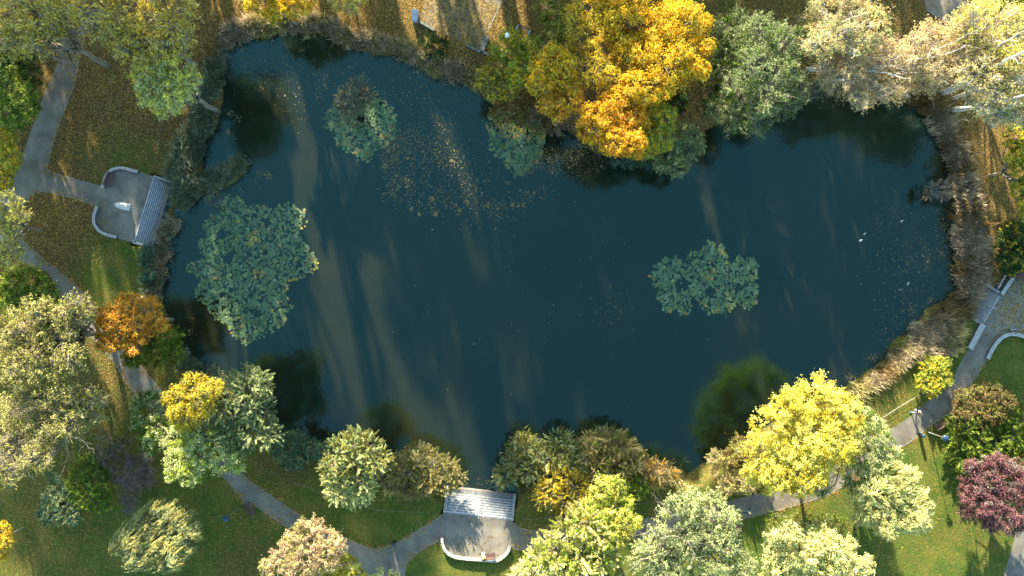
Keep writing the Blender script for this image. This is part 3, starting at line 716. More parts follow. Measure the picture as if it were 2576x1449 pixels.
# ------------------------------------------------------------------ vegetation
def leaves(P, Nn, size, colA, elong=1.0, axis=None):
    """one rhombus per leaf cluster"""
    n = len(P); r = rng.normal(size=(n, 3))
    if axis is None: u = unit(np.cross(Nn, r))
    else: u = unit(axis)
    v = unit(np.cross(Nn, u)); s = (size * rng.uniform(0.6, 1.3, n))[:, None]
    a = u * s * 0.5 * elong; b_ = v * s * 0.5 / math.sqrt(elong)
    k = (rng.uniform(-.25, .25, n))[:, None]
    V = np.stack([P - a, P - b_ + a * k, P + a, P + b_ - a * k], 1).reshape(-1, 3)
    F = np.arange(4 * n).reshape(n, 4)
    return V, F, np.repeat(colA, 4, 0)

def palette(n, pal, var=0.22, t=None):
    pal = np.array(pal, float); k = len(pal)
    i = rng.integers(0, k, n) if t is None else np.clip((t * k).astype(int), 0, k - 1)
    c = pal[i] * (1 + rng.normal(0, var, (n, 1)))
    return np.clip(c, 0.005, 0.9)

PAL = dict(
 gold=[(.74,.44,.02),(.78,.50,.04),(.72,.38,.02),(.80,.56,.10)],
 orange=[(.68,.34,.03),(.74,.42,.05),(.66,.28,.04),(.72,.46,.08)],
 rust=[(.56,.20,.04),(.60,.28,.05),(.54,.34,.07),(.44,.34,.08)],
 yellow=[(.64,.50,.04),(.58,.44,.05),(.66,.54,.10),(.50,.42,.05)],
 lemon=[(.82,.72,.14),(.86,.78,.26),(.76,.66,.09),(.70,.68,.16)],
 lime=[(.34,.42,.06),(.44,.50,.10),(.26,.36,.05),(.50,.52,.12)],
 green=[(.10,.18,.03),(.15,.24,.04),(.08,.14,.03),(.22,.28,.05)],
 dkgreen=[(.05,.10,.035),(.08,.13,.04),(.04,.08,.03)],
 olive=[(.22,.22,.06),(.30,.28,.08),(.16,.18,.05),(.34,.32,.10)],
 greygreen=[(.23,.29,.14),(.30,.35,.17),(.16,.21,.10),(.37,.39,.19)],
 palegreen=[(.44,.50,.22),(.55,.58,.28),(.33,.41,.16),(.64,.64,.32)],
 cream=[(.82,.74,.34),(.76,.70,.24),(.86,.79,.44),(.60,.58,.18)],
 tan=[(.60,.48,.22),(.68,.56,.28),(.50,.39,.16),(.72,.60,.30)],
 pinkcream=[(.60,.44,.28),(.66,.52,.34),(.54,.40,.24),(.58,.46,.22)],
 palyellow=[(.52,.47,.15),(.60,.54,.20),(.40,.38,.14),(.46,.44,.18)],
 purple=[(.19,.09,.10),(.25,.12,.13),(.14,.055,.08),(.31,.17,.16)],
 brown=[(.20,.13,.06),(.26,.18,.08),(.16,.12,.06),(.30,.22,.10)],
 mauve=[(.26,.21,.19),(.32,.27,.24),(.20,.17,.15)],
 teal=[(.08,.17,.11),(.12,.22,.15),(.06,.13,.09)],
 reed=[(.17,.22,.14),(.22,.26,.17),(.26,.27,.18),(.13,.18,.12)],
 dryreed=[(.34,.28,.19),(.42,.34,.24),(.28,.23,.16),(.48,.40,.28)],
 straw=[(.44,.36,.18),(.50,.40,.20),(.36,.32,.14),(.30,.30,.12)],
)

def branch_path(a, b_, n=4, wob=0.08, sag=0.0):
    a, b_ = np.array(a, float), np.array(b_, float); Ld = np.linalg.norm(b_ - a)
    out = [a]
    for i in range(1, n):
        t = i / n; q = a + (b_ - a) * t; q = q + rng.normal(0, wob * Ld * 0.5, 3) * math.sin(math.pi * t); q[2] += sag * Ld * math.sin(math.pi * t); out.append(q)
    out.append(b_); return out

def tree(name, label, cat, lobes, h, pal, style='round', base=None, ls=0.24, dens=1.0, bark=None, pr=None, zb=None, group=None, trunk_r=None,
         flow=None, twigs=0, boughs=(), br=.11, bz=2.0, deep=0.72, tone=None, kdens=5.0, squash=0.8):
    """lobes: (x, y, radius[, height]) of each rounded mass of the crown as seen from above"""
    bark = bark or barkM; ls = ls * (.70 if style != 'willow' else .50)
    Ls = []
    sat = []
    for lb in lobes:                                   # small side boughs that break up the outline
        for _ in range(2):
            a_ = rng.uniform(0, 6.283); sat.append((lb[0] + lb[2] * .88 * math.cos(a_), lb[1] + lb[2] * .88 * math.sin(a_), lb[2] * rng.uniform(.28, .42), (lb[3] if len(lb) > 3 else h) * rng.uniform(.72, .97)))
    for lb in list(lobes) + (sat if lobes[0][2] > 24 and name != 'linden_tree' else []):
        x, y, r = lb[:3]; top = lb[3] if len(lb) > 3 else h * rng.uniform(0.88, 1.0)
        rm = r / PPM * 0.93
        rz = min(rm * squash, top * 0.48); zc = top - rz
        rm *= (H - zc) / H
        Ls.append((Q(x, y, zc), rm, rz))
    cen = np.mean([l[0] for l in Ls], 0)
    wts = np.array([l[1] ** 2 for l in Ls])[:, None]; cen = (np.array([l[0] for l in Ls]) * wts).sum(0) / wts.sum()
    if base is None: bx, by = cen[0], cen[1]
    else: bx, by = Q(*base, 0)[:2]
    bz = float(ground_z(bx, by)[0]) if zb is None else zb
    B = np.array([bx, by, max(bz, WZ)])
    t = thing(name, label, cat, B, 0, group)
    # puffs on the skin of each lobe
    PC, PR, PD = [], [], []
    for li, (c, r, rz) in enumerate(Ls):
        p_r = pr or float(np.clip(r * 0.26, 0.35, 1.0))
        n = int(kdens * (r / p_r) ** 2) + 6
        d = unit(rng.normal(size=(n * 2, 3))); d = d[d[:, 2] > -0.45][:n]
        q = c + d * np.array([r, r, rz]) * np.clip(rng.normal((deep + 1.1) / 2, .13, (len(d), 1)), .45, 1.22)
        keep = np.ones(len(q), bool)
        for lj, (c2, r2, rz2) in enumerate(Ls):
            if lj != li: keep &= (((q - c2) / np.array([r2, r2, rz2])) ** 2).sum(1) > 0.5
        q = q[keep]; d = d[keep]
        PC.append(q); PD.append(d); PR.append(np.full(len(q), p_r) * rng.uniform(0.65, 1.25, len(q)))
    PC = np.concatenate(PC); PD = np.concatenate(PD); PR = np.concatenate(PR)
    gz = ground_z(PC[:, 0], PC[:, 1]); PC[:, 2] = np.maximum(PC[:, 2], np.maximum(gz, WZ) + PR * 0.4)
    VV, FF, CCs = [], [], []; off = 0
    npl = np.maximum(3, (dens * 4 * math.pi * PR ** 2 / ls ** 2 * 0.42)).astype(int)
    ii = np.repeat(np.arange(len(PC)), npl); n = len(ii)
    d = unit(rng.normal(size=(n, 3)))
    ax = None; el = 1.35
    pj = rng.uniform(0, 1, len(PC))
    if style in ('round', 'sparse'):
        P = PC[ii] + d * (PR[ii] * np.clip(np.abs(rng.normal(.55, .42, n)), .1, 1.9))[:, None] * np.array([1, 1, .8])
        Nn = unit(d * 0.8 + PD[ii] * .5 + np.array([0, 0, .45]) + rng.normal(0, .6, (n, 3)))
        if style == 'round' and 'maple' not in name and 'oak' not in name:
            A = unit(PD * np.array([1, 1, .5]) + rng.normal(0, .5, PD.shape)); s = rng.uniform(-.9, 1.15, n)
            P = PC[ii] + A[ii] * (PR[ii] * 1.05 * s)[:, None] + d * (PR[ii] * np.abs(rng.normal(.36, .3, n)))[:, None]
        if style == 'sparse':
            A = unit(PD * np.array([1, 1, .4]) + rng.normal(0, .65, PD.shape)); s = rng.uniform(-1.0, 1.35, n)
            P = PC[ii] + A[ii] * (PR[ii] * 1.25 * s)[:, None] + d * (PR[ii] * np.abs(rng.normal(.28, .3, n)))[:, None]
    elif style == 'spike':
        A = PD.copy(); A[:, 2] = np.abs(A[:, 2]) * 0.35 + 0.1
        A = unit(A + rng.normal(0, .22, A.shape)); s = rng.uniform(-.2, 1, n)
        w_ = (0.34 * (1 - np.clip(s, 0, 1) * .85))
        P = PC[ii] + A[ii] * (PR[ii] * 2.1 * s)[:, None] + d * (PR[ii] * w_)[:, None]
        Nn = unit(d * .5 + np.array([0, 0, .8]) + rng.normal(0, .3, (n, 3))); ax = unit(A[ii] + d * .9); el = 1.9
    elif style == 'willow':
        fl = np.array(flow or (1, .3, 0), float)
        A = unit(PD * np.array([.9, .9, 0]) + unit(fl) * .9 + rng.normal(0, .18, PD.shape)); s = rng.uniform(0, 1, n)
        K = 7; strand = rng.integers(0, K, n); jit = rng.normal(0, .5, (len(PC), K, 3))
        P = PC[ii] + A[ii] * (PR[ii] * 2.0 * s)[:, None] + jit[ii, strand] * PR[ii][:, None] * (1 - .3 * s)[:, None] + rng.normal(0, .035, (n, 3))
        P[:, 2] -= PR[ii] * 1.9 * s ** 2
        ax = A[ii] * 1.0 + np.array([0, 0, -1.0]) * s[:, None] * 1.1 + rng.normal(0, .12, (n, 3)); el = 2.6
        Nn = unit(rng.normal(0, .5, (n, 3)) + np.array([0, 0, 1.]))
        Nn = unit(Nn - unit(ax) * (Nn * unit(ax)).sum(1)[:, None])
    P[:, 2] = np.maximum(P[:, 2], B[2] + 0.05)
    pl = np.array(PAL[pal[0]] if isinstance(pal, (tuple, list)) and isinstance(pal[0], str) else PAL[pal], float)
    if isinstance(pal, (tuple, list)) and len(pal) > 1:           # second tone on some boughs
        pl2 = np.array(PAL[pal[1]], float); sel = pj[ii] < (pal[2] if len(pal) > 2 else .3)
        ca = palette(n, pl); cb = palette(n, pl2); col = np.where(sel[:, None], cb, ca)
    else: col = palette(n, pl)
    col = np.clip(col * (0.72 + 0.5 * rng.uniform(0, 1, len(PC))[ii])[:, None], .005, .9)
    V, F, cc = leaves(P - B, Nn, ls, col, el, ax)
    if dens > 0: mesh_obj('crown', V, F, leafM, t, cols=cc)
    # trunk and boughs
    mb = MB(); tr = trunk_r or max(0.06, 0.018 * h + 0.02 * sum(l[1] for l in Ls) / max(len(Ls), 1))
    fork = B + (cen - B) * 0.42
    tp = branch_path(B - [0, 0, .3], fork, 4, 0.03)
    mb.tube([q - B for q in tp], np.linspace(tr * 1.25, tr * .8, len(tp)), 8)
    mb.build('trunk', bark, t, True)
    mb = MB()
    for li, (c, r, rz) in enumerate(Ls):
        e = c + np.array([0, 0, rz * .1]); p1 = branch_path(fork, e, 4, 0.10)
        mb.tube([q - B for q in p1], np.linspace(tr * .6, tr * .26, len(p1)), 6)
        dd = np.linalg.norm(PC - c, axis=1); ix = np.where(dd < r * 1.15)[0]
        if len(ix) == 0: continue
        nb = min(len(ix), 7 + twigs)
        for k in rng.choice(ix, nb, replace=False):
            st_ = p1[rng.integers(2, 5)]; pp = branch_path(st_, PC[k], 3, 0.16, .05)
            mb.tube([q - B for q in pp], [tr * .22 + .01, tr * .15 + .01, tr * .09 + .008, .012], 4, False)
            if twigs:
                for _ in range(3):
                    e2 = PC[k] + (PC[k] - c) * rng.uniform(.05, .3) + rng.normal(0, r * .16, 3)
                    a_ = pp[rng.integers(1, 4)]; pq = branch_path(a_, e2, 2, .15); mb.tube([q - B for q in pq], [.03, .02, .012], 3, False)
    for bo in boughs:
        pts = [Q(q[0], q[1], q[2] + (bz if q[2] > 0 else 0)) - B for q in bo]; P_ = smooth_poly(pts, 4, False); n_ = len(P_); P_[1:-1] += rng.normal(0, .07, (n_ - 2, 3))
        r0 = bo[0][2] < 1 and br * 1.7 or br * .6
        mb.tube(list(P_), np.linspace(r0, r0 * .3, n_), 6)
        for _ in range(n_ // 2 + 1):
            i_ = rng.integers(2, n_); e_ = P_[i_] + unit(P_[i_] - P_[i_ - 2]) * rng.uniform(.4, 1.6) + rng.normal(0, .8, 3)
            mb.tube(branch_path(P_[i_], e_, 3, .2), [r0 * .3, r0 * .22, r0 * .16, .012], 4, False)
    mb.build('branches', bark, t, True)
    return t

T = tree
G1 = 'broadleaf trees round the pond'; G2 = 'shrubs on the pond bank'
# --- north shore, centre
T('maple_tree', 'largest golden orange maple with a domed crown at the top centre', 'tree', [(1640,55,95),(1715,70,66),(1720,140,66),(1600,150,72),(1665,165,72),(1575,60,62),(1640,215,46),(1600,215,40),(1560,10,50)], 14.5, ('gold','yellow',.35), dens=1.1, group=G1)
T('ash_tree', 'thin yellow tree with visible grey trunk left of the golden maple', 'tree', [(1480,30,52),(1510,110,52),(1470,100,44),(1500,180,44),(1465,180,36),(1540,200,30),(1530,15,46)], 13, ('yellow','gold',.35), 'sparse', dens=.5, ls=.22, twigs=6, group=G1)
T('maple_tree', 'orange maple leaning over the dark water below the golden one', 'tree', [(1540,285,56),(1500,320,46),(1580,320,48),(1545,355,40),(1595,360,34),(1490,290,34),(1560,245,30)], 13.8, ('orange','gold',.5), dens=1.2, group=G1)
T('maple_sapling', 'yellow green young tree tucked right of the orange maple at the shore', 'tree', [(1650,290,34),(1672,300,30),(1640,330,34),(1625,370,30),(1665,355,28)], 11, ('lime','yellow',.55), group=G1)
T('maple_tree', 'small olive yellow maple right of the lime bush', 'tree', [(1385,155,42),(1365,185,32),(1420,165,34),(1350,215,28),(1405,200,30)], 14, ('gold','yellow',.5), group=G1)
T('maple_tree', 'small bright orange maple between olive foliage and the lily patch', 'tree', [(1430,225,36),(1400,255,34),(1440,255,28),(1375,265,24),(1410,280,24)], 13.5, ('orange','yellow',.3), group=G1)
T('hazel_bush', 'bright lime yellow bush under the white globe lamp', 'shrub', [(1275,120,34),(1300,150,36),(1320,170,30),(1290,100,26),(1325,130,26),(1300,195,24)], 8, ('lime','yellow',.4), group=G2)
T('hawthorn_bush', 'golden olive bush at the water edge left of the lime bush', 'shrub', [(1245,170,30),(1230,200,28),(1260,210,30),(1245,230,22),(1280,225,24)], 7, ('yellow','olive',.5), group=G2)
T('dry_shrub', 'brown shrub above the central lily patch', 'shrub', [(1290,270,36),(1330,285,32),(1262,285,24),(1360,310,26)], 2.2, ('brown','olive',.4), dens=.8, ls=.2, group=G2)
T('dry_shrub', 'greyish brown shrub beneath the two orange maples', 'shrub', [(1470,235,34),(1450,300,26),(1400,310,30),(1350,300,22)], 2.6, ('brown','mauve',.4), dens=.7, ls=.2, group=G2)
T('yew_bush', 'dark green bush in the shadow right of the golden maple', 'shrub', [(1695,235,30),(1705,260,22),(1690,210,22)], 4, 'dkgreen', group=G2)
T('elder_bush', 'green shrub between golden trees at the north path', 'shrub', [(1400,40,34),(1395,85,30),(1425,70,26),(1340,110,24),(1370,20,26)], 4.5, ('olive','lime',.4), dens=.9, group=G2)
T('alder_bush', 'low teal green bush under the orange maple overhang', 'shrub', [(1560,398,24),(1590,405,20),(1620,400,18)], 2.0, 'teal', group=G2)
T('willow_bush', 'rounded grey green bush reaching over the water right of the orange maple', 'shrub', [(1700,350,40),(1725,375,38),(1680,390,38),(1740,350,28),(1700,420,28),(1665,415,22)], 5, ('greygreen','palegreen',.25), dens=1.0, ls=.2, group=G2)
# --- large grey green willow
T('crack_willow', 'large grey green willow with pale branch ends above the northern shore', 'tree', [(1845,80,46,10),(1905,95,50),(1965,110,48,12),(1830,150,42,9),(1890,170,50),(1955,180,48,13),(1995,215,40,10),(1860,230,44,11),(1925,235,48),(1975,262,34,9),(1812,268,32,7),(1850,298,36,9),(1905,300,38,11),(2000,160,30,8)], 14.5, ('greygreen','green',.25), 'sparse', dens=.66, ls=.2, twigs=9, boughs=[[(1890,250,9),(1900,225,12),(1930,215,12.5),(1950,205,12.5)],[(1900,225,12),(1915,245,12),(1935,245,12)],[(1960,235,12),(1975,240,12)],[(1885,270,11),(1895,240,12)]], br=.12, group=G1)
T('dogwood_bush', 'dark green bush left beneath the grey green willow', 'shrub', [(1800,130,34),(1790,200,30),(1795,260,26),(1820,70,30)], 5, ('dkgreen','olive',.3), group=G2)
# --- top right thin trees with pale trunks
T('birch_tree', 'thin pale birch with tan leaves leftmost in the top right grove', 'tree', [(2080,40,50),(2140,30,50),(2190,60,46),(2110,90,44),(2060,110,38),(2170,110,36)], 13.5, ('tan','palegreen',.35), 'sparse', dens=.45, ls=.2, bark=birchM, twigs=8, base=(2045,120), boughs=[[(2045,120,0),(2060,60,8),(2075,10,14)],[(2060,62,8),(2110,55,11),(2180,30,14)]], group='pale barked birches in the top right grove')
T('birch_tree', 'wide low birch with pinkish tan leaves hanging over the water', 'tree', [(2150,140,54),(2220,160,54),(2280,170,52),(2120,200,44),(2190,215,44),(2250,220,40),(2170,240,30),(2090,190,36),(2330,190,44)], 11, ('tan','pinkcream',.5), 'sparse', dens=.5, ls=.2, bark=birchM, twigs=9, base=(2027,172), boughs=[[(2027,172,0),(2060,173,2),(2110,173,6),(2180,177,9),(2220,183,10),(2258,192,11)],[(2055,166,3),(2100,152,5),(2180,143,9),(2250,150,11)],[(2120,168,6),(2137,200,6),(2137,230,5.5)],[(2195,181,9),(2192,215,8),(2210,250,7.5)],[(2140,160,7),(2190,175,9),(2240,165,11),(2275,175,11)],[(2295,170,9),(2310,210,7),(2345,232,6)]], group='pale barked birches in the top right grove')
T('birch_tree', 'tan birch behind the overhanging one, crown over the grassy strip', 'tree', [(2340,120,54),(2400,100,50),(2360,165,42),(2300,120,36),(2430,130,36)], 14, ('tan','pinkcream',.4), 'sparse', dens=.45, ls=.2, bark=birchM, twigs=9, bz=3, base=(2300,190), boughs=[[(2300,150,10),(2345,132,12),(2400,105,15),(2465,70,18)],[(2310,146,11),(2380,137,13),(2430,112,15)]], group='pale barked birches in the top right grove')
T('birch_tree', 'bright cream yellow birch in the far top right corner', 'tree', [(2440,60,46),(2490,50,50),(2540,80,52),(2500,110,46),(2580,60,50),(2560,140,44)], 16, ('lemon','tan',.5), 'sparse', dens=.42, ls=.2, bark=birchM, twigs=8, bz=5, base=(2345,215), boughs=[[(2345,215,0),(2400,185,6),(2440,155,9),(2505,118,14),(2560,85,18)]], br=.13, group='pale barked birches in the top right grove')
T('birch_tree', 'birch with a long white slanting trunk pointing to the right edge', 'tree', [(2460,180,44),(2510,170,46),(2560,200,46),(2500,230,40),(2440,225,34),(2590,180,44)], 15, ('tan','palyellow',.4), 'sparse', dens=.28, ls=.2, bark=birchM, twigs=9, bz=5, base=(2368,232), boughs=[[(2366,233,0),(2450,200,8),(2500,168,13),(2576,130,17),(2620,105,20)],[(2450,200,8),(2485,218,8),(2505,240,8)],[(2397,247,0),(2450,228,5),(2500,213,8),(2576,175,13)]], br=.15, group='pale barked birches in the top right grove')
T('birch_tree', 'lowest white trunked birch leaning to the right edge', 'tree', [(2560,260,46),(2510,280,38),(2600,230,50),(2470,270,30),(2560,300,34)], 14, ('tan','palegreen',.4), 'sparse', dens=.24, ls=.2, bark=birchM, twigs=9, bz=4, base=(2396,275), boughs=[[(2396,275,0),(2470,265,7),(2560,245,14),(2620,232,17)],[(2500,262,9),(2540,275,10),(2580,300,11)]], br=.17, group='pale barked birches in the top right grove')
T('maple_tree', 'dark green tree cut by the top right corner', 'tree', [(2540,10,40),(2580,30,46),(2500,-10,40)], 11, ('green','yellow',.3), group=G1)
T('maple_tree', 'yellow tree with green top cut by the right edge', 'tree', [(2555,345,30),(2580,370,34),(2560,395,26),(2575,430,32),(2572,480,26),(2590,520,30)], 8, ('yellow','green',.3), group=G1)
T('privet_hedge', 'dark clipped hedge dusted with yellow leaves at the right edge', 'hedge', [(2550,590,34),(2585,600,34),(2540,630,32),(2575,650,34),(2540,665,26)], 2.2, ('dkgreen','yellow',.22), ls=.22, kdens=7, squash=.5)
# --- east and south east
T('snowberry_bush', 'yellow green bush beside the bright path on the right', 'shrub', [(2340,930,30),(2360,950,28),(2330,960,26),(2365,920,20),(2345,980,20)], 2.6, ('lime','yellow',.5), group=G2)
T('barberry_bush', 'brown olive rounded bush near the slatted bench', 'shrub', [(2440,1010,34),(2480,1000,36),(2515,1010,32),(2450,1045,34),(2500,1045,30),(2420,1050,24)], 3.2, ('brown','olive',.5), ls=.2, group=G2)
T('laurel_hedge', 'spreading dark green shrub below the brown bush at the right edge', 'shrub', [(2410,1090,36),(2450,1110,42),(2500,1100,42),(2550,1090,44),(2420,1140,36),(2480,1150,40),(2540,1150,40),(2590,1120,44),(2570,1060,34)], 2.8, ('green','lime',.25), 'spike', ls=.22, group=G2)
T('plum_tree', 'purple leaved tree on the lawn at the right edge', 'tree', [(2470,1210,46),(2520,1200,48),(2500,1250,52),(2560,1240,54),(2460,1265,42),(2540,1290,46),(2600,1200,50),(2590,1290,46),(2500,1300,32)], 7.5, ('purple','mauve',.12), dens=1.1, ls=.2, group=G1)
T('lime_tree', 'huge brilliant yellow tree beside the path at lower right', 'tree', [(2055,1010,58),(1990,1040,56),(2110,1040,56),(1940,1080,52),(2030,1090,62),(2100,1110,58),(1920,1140,50),(1980,1150,56),(2050,1165,50),(1905,1185,36),(1960,1205,40),(2020,1210,34)], 12.5, ('lemon','yellow',.3), dens=1.1, ls=.23, base=(1990,1120), group=G1)
T('acacia_tree', 'pale green tree squeezed between the yellow tree and the path', 'tree', [(2165,1060,40),(2190,1100,44),(2180,1150,46),(2220,1130,36),(2150,1190,36),(2195,1195,38),(2060,1225,24)], 9, ('palegreen','green',.25), dens=.85, ls=.2, group=G1)
T('weeping_willow', 'windswept green and cream willow right of the lower path', 'tree', [(2230,1195,38),(2260,1220,42),(2200,1240,42),(2180,1280,38),(2250,1270,46),(2300,1270,38),(2230,1310,36),(2310,1310,28),(2280,1315,26)], 10, ('palegreen','cream',.55), 'willow', dens=1.3, ls=.26, flow=(.9,-.25,0), group='weeping willows')
T('acacia_tree', 'cream yellow tree cut by the bottom edge, right of the pale green one', 'tree', [(2060,1370,46),(2110,1395,44),(2020,1400,46),(2150,1430,38),(1970,1430,44),(2080,1440,44),(1950,1370,32),(1990,1340,26)], 13, ('cream','palegreen',.35), dens=1.05, ls=.22, group=G1)
T('sumac_shrub', 'thin olive shrub above the cream tree by the lawn', 'shrub', [(2010,1310,26),(2060,1310,24),(1950,1320,24),(2110,1320,22)], 2.4, ('olive','green',.5), dens=.5, ls=.2, group=G2)
T('acacia_tree', 'large pale green tree with bare pale twigs over the south path', 'tree', [(1735,1270,46),(1790,1290,46),(1835,1305,28),(1700,1320,48),(1760,1340,56),(1820,1360,40),(1670,1370,50),(1730,1400,56),(1800,1410,56),(1630,1400,42),(1860,1420,40),(1660,1430,44)], 12, ('palegreen','greygreen',.35), 'sparse', dens=.72, ls=.2, twigs=7, base=(1720,1330), boughs=[[(1700,1300,11),(1680,1285,12),(1645,1283,12)],[(1680,1285,12),(1660,1262,12)],[(1650,1345,12),(1635,1335,12),(1610,1350,12)],[(1730,1360,12),(1745,1390,12),(1755,1410,12)],[(1660,1355,12),(1700,1350,12),(1725,1362,12)],[(1640,1400,11),(1610,1410,11),(1590,1430,11)]], br=.13, group=G1)
T('lime_tree', 'round bright lime tree between the path and golden bushes', 'tree', [(1525,1235,38),(1550,1270,40),(1500,1290,36),(1570,1310,38),(1530,1320,38),(1550,1345,30)], 9, ('lime','lemon',.5), dens=1.1, group=G1)
T('bald_cypress', 'cream yellow spiky conifer right of the south terrace', 'tree', [(1470,1310,40),(1430,1345,42),(1500,1345,40),(1390,1380,40),(1450,1390,44),(1515,1400,32),(1355,1400,30),(1410,1425,34),(1480,1440,30)], 10, ('cream','lime',.4), 'spike', dens=1.2, ls=.24, group=G1)
T('acacia_tree', 'small cream crown at the bottom edge near the terrace wall', 'tree', [(1340,1440,34),(1310,1455,30),(1375,1460,30)], 6, ('cream','palegreen',.3), group=G1)
T('acacia_tree', 'tiny cream crown tip at the bottom edge below the path fork', 'tree', [(965,1452,20),(990,1460,18),(940,1462,16)], 5, ('cream','lime',.3), group=G1)
# --- south bank shrubs
T('golden_shrub', 'golden yellow shrub right of the south steps', 'shrub', [(1395,1205,30),(1425,1200,30),(1450,1220,28),(1380,1235,28),(1420,1245,34),(1460,1250,26),(1370,1255,20)], 3.6, ('yellow','straw',.4), 'spike', ls=.22, group=G2)
T('rowan_bush', 'small fresh green bush among reeds above the lime tree', 'shrub', [(1580,1215,28),(1610,1225,24),(1565,1235,22)], 2.8, ('green','lime',.4), group=G2)
T('hawthorn_bush', 'olive brown bush on the bank left of the big yellow tree', 'shrub', [(1860,1130,30),(1885,1120,26),(1840,1155,26),(1880,1160,28),(1905,1145,22)], 3.2, ('olive','brown',.5), dens=.8, ls=.2, group=G2)
T('rose_bush', 'straggly yellow and pink twigged bush above the south path', 'shrub', [(1820,1190,28),(1855,1205,30),(1885,1215,26),(1830,1225,20),(1800,1150,20)], 2.6, ('palyellow','pinkcream',.4), dens=.5, ls=.18, twigs=5, group=G2)
T('larch_tree', 'pointed green conifer like tree on the south bank left of the steps', 'tree', [(890,1120,36),(860,1140,38),(925,1130,36),(895,1155,44),(840,1165,30),(945,1165,30),(960,1150,20)], 10, ('olive','palegreen',.5), 'spike', dens=1.15, ls=.22, group=G1)
T('larch_tree', 'paler yellow green spiky tree just below the pointed one', 'tree', [(880,1195,38),(850,1210,32),(910,1210,32),(880,1235,34),(850,1245,22),(915,1235,22)], 9, ('cream','palegreen',.45), 'spike', dens=1.15, ls=.22, group=G1)
T('willow_bush', 'small teal green bush at the water left of the pointed conifer', 'shrub', [(735,1120,34),(760,1135,28),(720,1150,28),(785,1130,24),(745,1160,24),(810,1140,24)], 2.8, ('teal','greygreen',.4), dens=.9, ls=.2, group=G2)
T('tamarisk_bush', 'mixed brown and olive bush directly left of the south steps', 'shrub', [(1050,1150,32),(1085,1165,34),(1120,1190,32),(1030,1185,28),(1075,1205,30),(1120,1215,24),(1150,1200,20),(1000,1195,22)], 3.0, ('olive','straw',.5), 'spike', dens=.9, ls=.2, group=G2)
T('viburnum_bush', 'dark green bush at the water right of the south steps', 'shrub', [(1320,1125,34),(1345,1150,30),(1300,1160,30),(1275,1195,26),(1330,1180,26)], 3.4, ('greygreen','olive',.5), 'spike', dens=.9, ls=.19, group=G2)
T('viburnum_bush', 'olive bush between the dark green one and the russet mound', 'shrub', [(1405,1110,28),(1420,1135,32),(1390,1155,28),(1440,1160,28)], 3.2, ('olive','palegreen',.35), 'spike', dens=.9, ls=.19, group=G2)
T('viburnum_bush', 'large russet and green mound at the water edge above the lime tree', 'shrub', [(1490,1130,34),(1525,1110,36),(1560,1125,34),(1590,1155,30),(1500,1165,34),(1550,1165,32)], 3.4, ('olive','tan',.5), 'spike', dens=.95, ls=.19, group=G2)
T('spirea_bush', 'low orange tan bush tapering to the narrow water tip', 'shrub', [(1620,1180,26),(1655,1185,24),(1600,1200,22),(1685,1195,16)], 2.2, ('straw','orange',.25), 'spike', dens=.85, ls=.18, group=G2)
# --- south west cluster
T('maple_tree', 'golden maple inside the green cluster at lower left', 'tree', [(490,975,38),(455,1005,38),(500,1015,42),(470,1050,36),(520,985,30),(440,1040,22),(540,975,22)], 13.5, ('yellow','olive',.3), dens=.95, group=G1)
T('hornbeam_tree', 'soft green tree left of the golden maple in the cluster', 'tree', [(375,1020,38),(360,1050,30),(395,1060,34),(385,1100,30),(415,1085,30),(385,1125,20)], 9, ('palegreen','green',.5), dens=1.0, ls=.2, group=G1)
T('cedar_tree', 'dark blue green tree at the pond edge right in the cluster', 'tree', [(590,990,40),(630,985,40),(650,1030,38),(600,1040,46),(560,1030,36),(640,1080,40),(590,1090,40),(680,1095,26),(615,950,26),(660,960,22)], 11, ('greygreen','palegreen',.3), 'spike', dens=1.1, ls=.22, group=G1)
T('hornbeam_tree', 'bright green tree lowest in the cluster above the lower left path', 'tree', [(455,1105,42),(505,1090,42),(550,1115,40),(500,1140,46),(455,1150,34),(560,1155,34),(480,1185,34),(590,1165,24),(440,1185,24)], 11, ('palegreen','lime',.4), dens=1.15, ls=.21, group=G1)
T('oak_tree', 'rust orange maple on the west shore over the path', 'tree', [(330,775,40),(370,785,36),(290,800,40),(345,820,42),(300,845,36),(265,830,28),(395,810,24),(270,870,20),(250,795,20),(320,870,26)], 12, ('orange','rust',.5), dens=1.0, group=G1)
T('hornbeam_tree', 'green tree attached below the rust orange one', 'tree', [(390,845,38),(425,850,32),(350,885,34),(400,885,36),(435,885,26),(330,905,20)], 6.5, ('green','lime',.4), dens=1.0, ls=.2, group=G1)
T('poplar_tree', 'thin pale yellow tree with bare grey branches at the left edge, upper of two', 'tree', [(60,810,50),(110,800,40),(140,850,44),(90,870,46),(160,790,28),(195,760,28),(175,900,40),(110,930,46),(50,930,46),(20,870,40),(215,790,20)], 17, ('palyellow','olive',.45), 'sparse', dens=.46, ls=.22, twigs=14, group=G1)
T('poplar_tree', 'nearly bare grey branched tree at the left edge, lower of two', 'tree', [(140,990,46),(190,1000,40),(90,1010,46),(40,1030,46),(170,1060,46),(220,1040,34),(110,1080,46),(50,1110,46),(20,1180,40),(90,1150,38),(240,1000,26)], 15, ('palyellow','olive',.4), 'sparse', dens=.36, ls=.2, twigs=14, boughs=[[(90,960,12),(123,1009,13),(143,1039,13),(163,1079,13),(190,1100,13),(215,1115,13)],[(163,1079,13),(167,1113,12.5),(172,1145,12)],[(143,1039,13),(200,1032,13),(235,1045,13)],[(50,1146,12),(68,1180,12),(83,1206,12)],[(143,1039,13),(180,1010,13),(240,1000,13)],[(0,1075,12),(30,1110,12),(45,1140,12)]], br=.16, group=G1)
